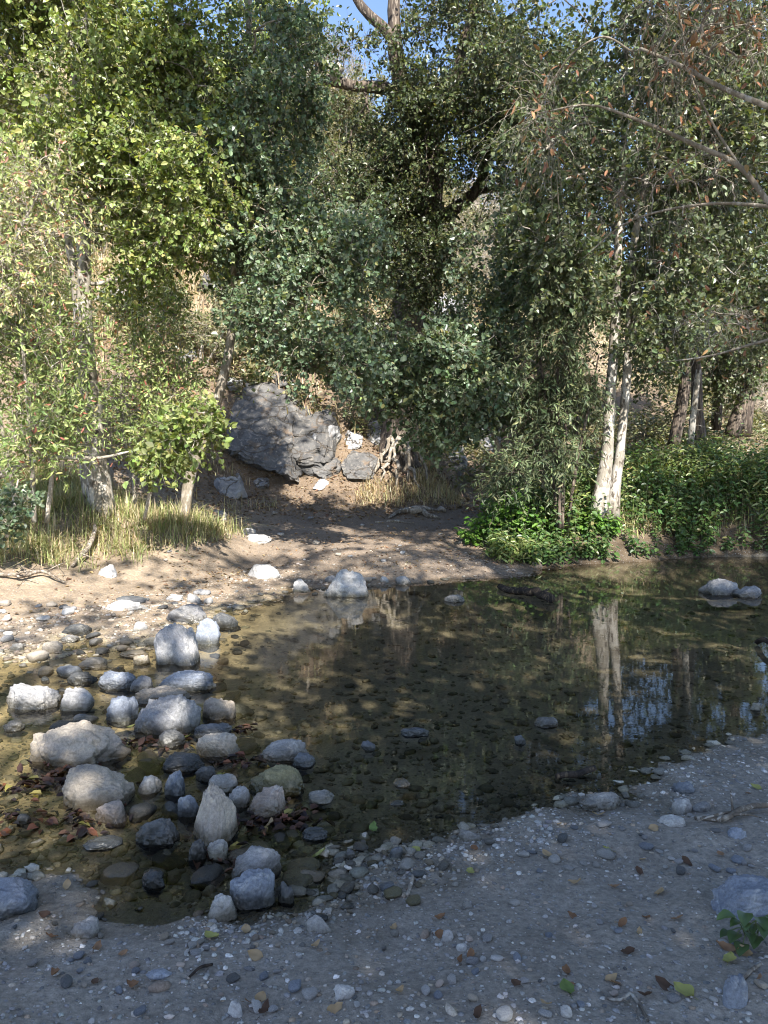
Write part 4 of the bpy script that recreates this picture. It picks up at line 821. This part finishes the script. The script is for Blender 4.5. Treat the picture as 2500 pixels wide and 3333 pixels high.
def litter(name, n, xr, yr, keep, size, cols, wts, seed, lift=.008):
    x, y, z, r = field(n, xr, yr, keep, seed); n = len(x); D = rdir(r, n); D[:, 2] *= .25
    N = unit(np.array([0, -.25, 1.])+rdir(r, n)*.5); L = size*np.clip(r.normal(1, .3, n), .4, 2); b = Buf()
    leaves(b, np.stack([x, y, z+lift], -1), D, N, L, L*.5, pick(cols, wts, n, r, .25), .5, True, .2)
    return tag(obj(name, b.mesh(name, False), M['dry_leaf']), kind='stuff')
BROWN = [(.2,.13,.075),(.28,.19,.11),(.14,.09,.055),(.36,.26,.16)]
litter('leaf_litter', 13000, (-7, 3), (11, 17.5), lambda x, y, z: sstep(.4, .6, z+.1*fbm(np.stack([x, y, 0*x], -1), 3, 2))*.9+.06, .06, BROWN, [4,3,3,1], 75)
litter('leaf_litter', 3500, (-6, 3), (6.5, 13), lambda x, y, z: sstep(.03, .1, z)*(.2+.8*clump(x, y, 1., -.1, 12)), .045, BROWN, [3,3,2,2], 76, .004)
litter('leaf_litter', 8000, (-12, 9), (16, 26), lambda x, y, z: 1+0*x, .1, BROWN+STRAW, [4,3,3,1,2,2,1,1], 77)
def cover(name, n, xr, yr, keep, hfun, size, pal, seed, wd=.62):
    x, y, z, r = field(n, xr, yr, keep, seed); n = len(x); h = hfun(x, y, z)*np.clip(r.normal(1, .22, n), .4, 1.6); k = 13
    lean = r.normal(0, .2, (n, 2)); st = np.stack([x, y, z], -1); b = Buf()
    t5 = np.linspace(0, 1, 4); pa = st[:, None]+np.stack([lean[:, :1]*h[:, None]*t5**2, lean[:, 1:]*h[:, None]*t5**2, h[:, None]*t5], -1)
    tubes(b, pa, .0028*(1.2-.7*t5)[None]*np.ones((n, 1)), 3, np.tile((.13, .14, .06), (n, 1)))
    t = np.linspace(.22, 1, k)[None]*r.uniform(.93, 1.04, (n, k)); pos = st[:, None]+np.stack([lean[:, :1]*h[:, None]*t**2, lean[:, 1:]*h[:, None]*t**2, h[:, None]*t], -1)
    az = r.uniform(0, 6.28, (n, 1))+np.arange(k)*2.4+r.normal(0, .4, (n, k)); D = np.stack([np.cos(az), np.sin(az), r.normal(-.15, .28, (n, k))], -1).reshape(-1, 3)
    N = unit(np.array([SUN[0]*.3, SUN[1]*.5, 1.])+rdir(r, n*k)*.4); L = size*np.clip(r.normal(1, .25, n*k), .45, 1.6); pos = pos.reshape(-1, 3)+D*.012
    cl = pick(*GREEN[pal], n*k, r, .18); leaves(b, pos, D, N, L, L*wd, cl, .2, False, .25)
    return tag(obj(name, b.mesh(name, False), M['leaf']), kind='stuff')
def rmask(x, y, z):
    left = 1.15+.28*(y-11)+.25*fbm(np.stack([x*1.5, y*1.5, 0*x], -1), 5, 2)
    return sstep(0, .3, x-left)*sstep(-.01, .04, z)*sstep(16.5, 14.5, y)
cover('ground_cover', 1500, (1.1, 9), (11., 16.5), lambda x, y, z: rmask(x, y, z)*clump(x, y, 1.1, -.1, 31), lambda x, y, z: .3+.5*sstep(.08, .4, z)*(.7+.4*fbm(np.stack([x*1.4, y*1.4, 0*x], -1), 7, 2)), .1, 'sun', 83, .3)
cover('ground_cover', 2900, (1.1, 9), (11., 16.5), lambda x, y, z: rmask(x, y, z)*(.25+.75*clump(x, y, 1.6, -.3, 33)), lambda x, y, z: .25+.55*sstep(.08, .4, z)*(.75+.35*fbm(np.stack([x*1.4, y*1.4, 0*x], -1), 6, 2)), .075, 'nettle', 81)
GREEN['dry'] = ([(.26,.25,.12),(.2,.21,.09),(.32,.28,.16)], [2,2,1])
cover('hillside_scrub', 11000, (-24, 14), (17, 43), lambda x, y, z: .2+.8*clump(x, y, .35, -.25, 9), lambda x, y, z: .6+.02*(y-17), .14, 'chap', 82, .45)
for nm_, lb_, px_, py_, n_, h_ in (('leafy_plant','bright heart-leaved plant mound at the left end of the right bank thicket',1670,1800,90,.85),('leafy_plant','low sunlit leafy plant at the waterline below the white double trunk',1960,1800,45,.35)):
    c_ = hit(px_, py_); r_ = np.random.default_rng(int(px_))
    sp_ = .3 if n_ > 50 else .17; xs, ys = c_[0]+np.clip(r_.normal(0, sp_, n_), -2*sp_, 2*sp_), c_[1]+.3+np.minimum(np.abs(r_.normal(0, sp_*.8, n_)), sp_*1.6); zs = ground(xs, ys); b = Buf(); base_ = np.array([c_[0], c_[1]+.4, gz(c_[0], c_[1]+.4)])
    hh = h_*np.exp(-((xs-c_[0])/.55)**2)*r_.uniform(.5, 1.1, n_); lv = Buf(); t5 = np.linspace(0, 1, 4)
    pa = np.stack([xs, ys, zs], -1)[:, None]+np.stack([(xs-c_[0])[:, None]*.3*t5**2, -.2*hh[:, None]*t5**2, hh[:, None]*t5], -1); tubes(b, pa, .004*(1.2-.7*t5)[None]*np.ones((n_, 1)), 4)
    k = 14; t = np.linspace(.2, 1, k)[None]*np.ones((n_, 1)); pos = (np.stack([xs, ys, zs], -1)[:, None]+np.stack([(xs-c_[0])[:, None]*.3*t**2, -.2*hh[:, None]*t**2, hh[:, None]*t], -1)).reshape(-1, 3)
    az = r_.uniform(0, 6.28, (n_, 1))+np.arange(k)*2.4; D = np.stack([np.cos(az), np.sin(az)-.3, r_.normal(-.15, .25, (n_, k))], -1).reshape(-1, 3); L = .085*np.clip(r_.normal(1, .25, n_*k), .5, 1.5)
    leaves(lv, pos+D*.02, D, unit(np.array([.1, -.5, 1.])+rdir(r_, n_*k)*.35), L, L*.75, pick([(.12,.24,.04),(.16,.28,.05),(.09,.18,.03)], [3,2,2], n_*k, r_), .2, False, .25)
    b.c = [np.full_like(x, .12) for x in b.c]; lv.v += b.v; lv.c += b.c; lv.f += [f+lv.n for f in b.f]; lv.n += b.n
    tag(obj(nm_, lv.mesh(nm_, False, base_), M['leaf'], loc=base_), lb_, 'plant')

# ------------------------------------------------------------------ wood
def stick(name, label, cat, pts, m, k=8, lump=.2, twigs=(), z=None, seed=1):
    """pts: (px, py, radius, height above ground or water)"""
    P_ = []
    for px, py, rr, dz in pts: h = hit(px, py); P_.append(np.r_[h+np.array([0, 0, dz+rr*.6]), rr])
    sp = spline(np.array(P_), 5*len(P_)); base = sp[0, :3]; b = Buf(); sp[:, :3] += sp[:, 3:4]*fbm(sp[:, :3]*7+seed, seed, 2)[:, None]*.8
    tubes(b, sp[None, :, :3], sp[None, :, 3], k, None, lump, seed)
    for i, dx, dy, dz in twigs:
        q = sp[int(i*(len(sp)-1))]; e = q[:3]+np.array([dx, dy, dz]); s = np.linspace(0, 1, 5)[:, None]
        tubes(b, (q[:3]*(1-s)+e*s+np.array([0, 0, .04])*s*(1-s))[None], (q[3]*.55*(1-.7*s[:, 0]))[None], 5)
    return tag(obj(name, b.mesh(name, True, base), M[m], loc=base), label, cat)
stick('driftwood_log','dark waterlogged log floating in the pool below the thicket','log',[(1622,1920,.035,.0),(1680,1930,.045,.01),(1740,1942,.05,.02),(1797,1962,.055,.02)],'wetwood',10,.25,[(.75,.12,.1,.05)],seed=2)
stick('stick','straight black wet stick at the near rim of the pool','stick',[(1811,2545,.016,.01),(1880,2532,.018,.01),(1936,2517,.016,.015)],'wetwood')
stick('fallen_branch','pale crooked branch lying on the mud at the right edge','branch',[(2262,2672,.008,.0),(2345,2682,.012,.005),(2400,2662,.014,.01),(2455,2645,.013,.02),(2530,2640,.012,.03)],'dead',8,.15,[(.35,.1,-.06,.02),(.45,-.2,-.1,.01),(.4,.06,.16,.03)])
stick('driftwood_log','short weathered log end under the bright plant mound','log',[(1690,1805,.05,.05),(1725,1828,.045,.03),(1758,1850,.05,.0)],'dead',10,.3,seed=5)
stick('branch','black snag sticking out of the water at the right edge','branch',[(2462,2100,.02,.0),(2480,2112,.022,.05),(2520,2135,.024,.08)],'wetwood')
stick('stick','short orange-brown stick on the near gravel in the centre','stick',[(1324,2920,.006,.0),(1335,2892,.007,.0),(1345,2862,.005,.005)],'twig')
stick('stick','reddish brown twig on the mud at lower left','stick',[(615,3186,.004,.0),(650,3168,.005,.005),(690,3148,.004,.0)],'wetwood')
stick('root','thin pale looping root on the mud at the bottom right','root',[(1975,3262,.004,.0),(2020,3272,.005,.01),(2052,3258,.005,.012),(2085,3290,.004,.005),(2110,3330,.004,.0)],'root',6,.1,[(.25,.02,-.09,0),(.55,-.03,-.08,.0)])
stick('stick','dark stick on the mud below the leafy weed','stick',[(2420,3190,.004,.0),(2450,3170,.006,.003),(2475,3145,.004,0)],'dead')
for i,(lb_,pp) in enumerate((('exposed tree root crossing the dirt path, longest of the root group',[(1265,1690,.02,0),(1310,1672,.05,.02),(1380,1680,.055,.03),(1430,1692,.02,0)]),('exposed root behind the longest path root',[(1300,1668,.02,0),(1360,1660,.04,.02),(1440,1668,.02,0)]),('thin root at the near side of the path root group',[(1220,1702,.015,0),(1290,1700,.025,.01),(1350,1708,.01,0)]))):
    stick('root',lb_,'root',pp,'root',8,.3,seed=i+3)['group']='roots across the path'
stick('driftwood','tangled grey driftwood stick at the foot of the left grass, nearest the edge','driftwood',[(-20,1880,.02,.03),(60,1895,.022,.05),(140,1885,.018,.06),(215,1905,.01,.02)],'dead',7,.3,[(.3,.25,-.1,.06),(.5,-.2,.15,.12),(.7,.2,.1,.1)],seed=7)
stick('driftwood','dark root-like driftwood with a raised knob below the left grass','driftwood',[(235,1850,.02,.02),(262,1838,.03,.08),(300,1800,.035,.14),(312,1760,.02,.2)],'dead',8,.35,[(.4,.2,-.12,-.05)],seed=9)
# gnarled roots at the foot of the oak, parts of the tree
ob = np.array(oak.location); rb = Buf(); rr_ = np.random.default_rng(3)
for (ax, ay), L_, r0_ in zip([(1310,1480),(1260,1500),(1220,1530),(1350,1490),(1390,1530),(1330,1560),(1290,1580),(1400,1580),(1240,1560),(1360,1590)], [1]*10, [.1,.08,.06,.1,.06,.07,.05,.05,.05,.05]):
    h0 = hit(ax, ay, False); top = W(1300+(ax-1300)*.3, 1425, h0[1]+.45)
    top[2] = max(top[2], gz(top[0], top[1])+.1); s = np.linspace(0, 1, 12)[:, None]
    pth = top*(1-s)+(h0+np.array([0, -.12, -.06]))*s+np.array([0, -.1, .03])*np.sin(np.pi*s)+rr_.normal(0, .06, (12, 3))*np.sin(np.pi*s); tubes(rb, pth[None], (r0_*(1-.55*s[:, 0])*(1+.25*np.sin(s[:, 0]*9+ax)))[None], 10, None, .35, int(ax))
obj('roots', rb.mesh('roots', True, ob), M['alder'], oak)

# ------------------------------------------------------------------ fallen leaves and the weed
def leaf_mesh(seed, wd=.6, curl=.3, col=(.2,.1,.05), nu=7):
    r = np.random.default_rng(seed); u = np.linspace(0, 1, nu); prof = np.sin(np.pi*np.clip(u, 0, 1)**.8)**.75; prof[0] = .06; prof[-1] = .02
    V = []
    for i in range(nu):
        for sgn in (-1, -.5, 0, .5, 1):
            V.append((u[i]-.5, sgn*prof[i]*wd*.5*(1+.12*r.normal()*(abs(sgn) == 1)), curl*((u[i]-.5)**2)*.8+abs(sgn)*.12*wd+.05*r.normal()*abs(sgn)*curl))
    st = len(V); V = np.array(V); i = np.arange(nu*5).reshape(nu, 5); q = np.stack([i[:-1, :-1], i[:-1, 1:], i[1:, 1:], i[1:, :-1]], -1).reshape(-1, 4)
    b = Buf(); c = np.tile(np.asarray(col, float), (len(V), 1))*(1+.2*fbm(V*4+seed, seed, 2))[:, None]; b.add(V, [q], c); tubes(b, np.array([[(-.5, 0, 0), (-.62, .02, .03), (-.75, .03, .02)]], float), np.array([[.018, .014, .012]]), 4, np.array([col])*.7)
    return b.mesh('fallen_leaf', True)
LCOL = {'brown': (.22,.12,.065), 'orange brown': (.28,.17,.1), 'dark brown': (.1,.06,.04), 'tan': (.4,.29,.17), 'yellow green': (.33,.33,.11), 'green': (.14,.2,.06)}
LM = {(c, k): leaf_mesh(hash_, (.6, .75, .5)[k], (.5, .25, .9)[k], LCOL[c]) for hash_, (c, k) in enumerate([(c, k) for c in LCOL for k in range(3)])}
def fallen(px, py, c, size, label, group='fallen leaves on the near shore', k=None, water=True):
    h = hit(px, py, water); k = prng.integers(3) if k is None else k; o = obj('fallen_leaf', LM[c, k], M['dry_leaf'], loc=h+np.array([0, 0, .006])); o.scale = (size,)*3
    o.rotation_euler = (prng.normal(0, .25), prng.normal(0, .2), prng.uniform(0, 6.28)); return tag(o, label, 'leaf', group)
for px, py, c, s, lb_ in [(1845,3232,'green',.05,'round green leaf lying alone on the mud near the bottom'),(1990,3204,'tan',.04,'tan leaf on the mud between the green leaf and the roots'),(2365,3095,'orange brown',.06,'large orange brown leaf below the leafy weed'),(2420,3108,'tan',.05,'oval tan leaf right of the large orange brown one'),(2375,3128,'yellow green',.05,'half yellow leaf below the large orange brown one'),(2025,3016,'brown',.045,'reddish brown leaf on open mud left of the blue boulder'),(1998,2893,'orange brown',.04,'upright folded leaf on open mud in the middle right'),(2205,2998,'orange brown',.04,'orange leaf left of the leafy weed'),(2104,2998,'brown',.035,'small brown leaf between two others left of the weed'),(2235,2818,'dark brown',.045,'curled olive brown leaf on the mud below the oval stone'),(1982,2777,'yellow green',.05,'yellow green leaf at the gravel rim'),(1950,2656,'tan',.055,'pale tan leaf in front of the flat pale slab'),(2125,2704,'tan',.045,'tan leaf left of the oval white stone'),(1780,2786,'tan',.05,'tan leaf on the rim gravel in the centre right'),(2345,2792,'orange brown',.035,'small orange leaf near the angular bluish stone'),(2460,2570,'yellow green',.05,'yellowish leaf by the right edge of the gravel'),(2040,3110,'dark brown',.05,'dark curled leaf fragment on the mud'),(2225,3238,'yellow green',.06,'pale yellow curled leaf near the bottom right'),(2160,3218,'dark brown',.055,'dark brown curled leaf beside the pale yellow one'),(1085,3300,'tan',.05,'pinkish tan leaf at the bottom centre'),(1535,3125,'brown',.05,'brown leaf cluster on the near mud in the centre'),(1530,2850,'yellow green',.04,'small yellowish leaf on the gravel edge'),(690,3055,'yellow green',.06,'yellow green curled leaf at lower left by the square stone'),(433,3218,'brown',.05,'oval brown leaf on the mud at lower left'),(180,3178,'brown',.05,'brown leaf beside a bluish pebble at far lower left'),(167,3058,'brown',.045,'brown leaf left of the half buried stone'),(315,3098,'orange brown',.055,'rusty leaf clump at lower left'),(830,3120,'tan',.05,'tan crumpled leaf left of bottom centre'),(845,3265,'tan',.05,'tan leaf by the white lumpy stone'),(860,3295,'dark brown',.05,'dark leaf by the white lumpy stone'),(800,3035,'tan',.05,'tan leaf beside the spindle stone'),(1215,2700,'green',.06,'bright green leaf floating in the shallows'),(1040,2790,'yellow green',.06,'yellow green leaf sunk in the shallows'),(1350,2778,'yellow green',.05,'thin green leaf at the gravel edge of the shallows'),(1540,2770,'brown',.05,'brown curled leaf by the pale triangular stone'),(880,2690,'tan',.06,'large tan leaf among the wet leaves by the peaked boulder'),(610,2405,'yellow green',.05,'yellow leaf on the dark greenish stone'),(720,2525,'yellow green',.05,'yellow leaf between stones behind the peaked boulder'),(425,2370,'yellow green',.05,'yellow leaf in the gap above the largest boulder')]:
    fallen(px, py, c, s*1.05, lb_)
for i in range(36):
    px, py = prng.uniform(0, 2500), prng.uniform(2560, 3330); c = prng.choice(['brown', 'orange brown', 'dark brown', 'tan'])
    if hit(px, py)[2] < .01 and prng.random() < .6: continue
    fallen(px, py, c, prng.uniform(.025, .05), 'small %s leaf scattered on the near shore' % c, 'small scattered leaves on the near shore')
def wet_leaves(n, spots, seed):
    r = np.random.default_rng(seed); b = Buf()
    for px, py, rad, k in spots:
        c = hit(px, py); x = c[0]+r.normal(0, rad, k); y = c[1]+r.normal(0, rad*.7, k); z = np.maximum(ground(x, y), -.008)+r.uniform(.0, .02, k)
        D = rdir(r, k); D[:, 2] *= .3; L = r.uniform(.03, .07, k)
        leaves(b, np.stack([x, y, z], -1), D, unit(rdir(r, k)*.5+np.array([0, 0, 1.])), L, L*.55, pick([(.07,.04,.03),(.12,.06,.04),(.04,.03,.03),(.22,.1,.06),(.3,.25,.08)], [4,3,3,1,.5], k, r), .4, False, .3)
    return tag(obj('wet_leaf_litter', b.mesh('wet_leaf_litter', True), M['dry_leaf']), kind='stuff')
wet_leaves(1, [(180,2530,.1,70),(90,2560,.1,50),(260,2680,.1,50),(870,2680,.09,60),(930,2650,.08,40),(440,2420,.06,40),(560,2420,.06,40),(790,2480,.08,50),(770,2380,.06,30),(720,2790,.08,40),(300,2560,.08,30),(60,2660,.1,30)], 91)
wc = hit(2440, 3050); wb = thing('broadleaf_weed', 'green broad-leaved weed growing in front of the big blue boulder at the right edge', 'plant', wc); wr = np.random.default_rng(8)
for px, py, s, up_ in [(2385,2982,.085,.07),(2425,2975,.09,.09),(2470,2990,.085,.08),(2500,2985,.1,.09),(2398,3040,.08,.03),(2372,3035,.06,.02),(2418,3075,.085,.01),(2460,3050,.085,.03),(2450,3010,.07,.06),(2480,3015,.08,.07),(2510,3030,.08,.05),(2430,3005,.06,.08),(2405,3000,.06,.06),(2440,3040,.06,.04)]:
    s *= .74; tgt = P(px, py, wc[2]+up_); st = wc+np.array([wr.normal(0, .012), wr.normal(0, .012), .0]); d = tgt-st; hd = unit(np.array([d[0], d[1], 0])+1e-6)
    b = Buf(); s5 = np.linspace(0, 1, 6)[:, None]; tubes(b, (st*(1-s5)+tgt*s5+np.array([0, 0, .05])*s5*(1-s5))[None], (.0022*(1-.4*s5[:, 0]))[None], 5, np.array([(.2,.26,.1)]))
    nu = 8; u = np.linspace(0, 1, nu); prof = np.sin(np.pi*u**.7)**.7; prof[0] = .08; prof[-1] = .03; side = np.array([-hd[1], hd[0], 0]); V = []
    for i in range(nu):
        for g in (-1, -.5, 0, .5, 1): V.append(tgt+hd*s*(u[i]-.12)+side*g*prof[i]*s*.34*(1+.06*wr.normal())+np.array([0, 0, 1])*(.22*s*abs(g)*prof[i]*.6+s*.25*u[i]*(1-1.5*u[i])))
    i = np.arange(nu*5).reshape(nu, 5); b.add(np.array(V), [np.stack([i[:-1, :-1], i[:-1, 1:], i[1:, 1:], i[1:, :-1]], -1).reshape(-1, 4)], np.array((.1,.16,.06))*wr.uniform(.7, 1.3))
    obj('leaf', b.mesh('leaf', True, wc), M['leaf'], wb)
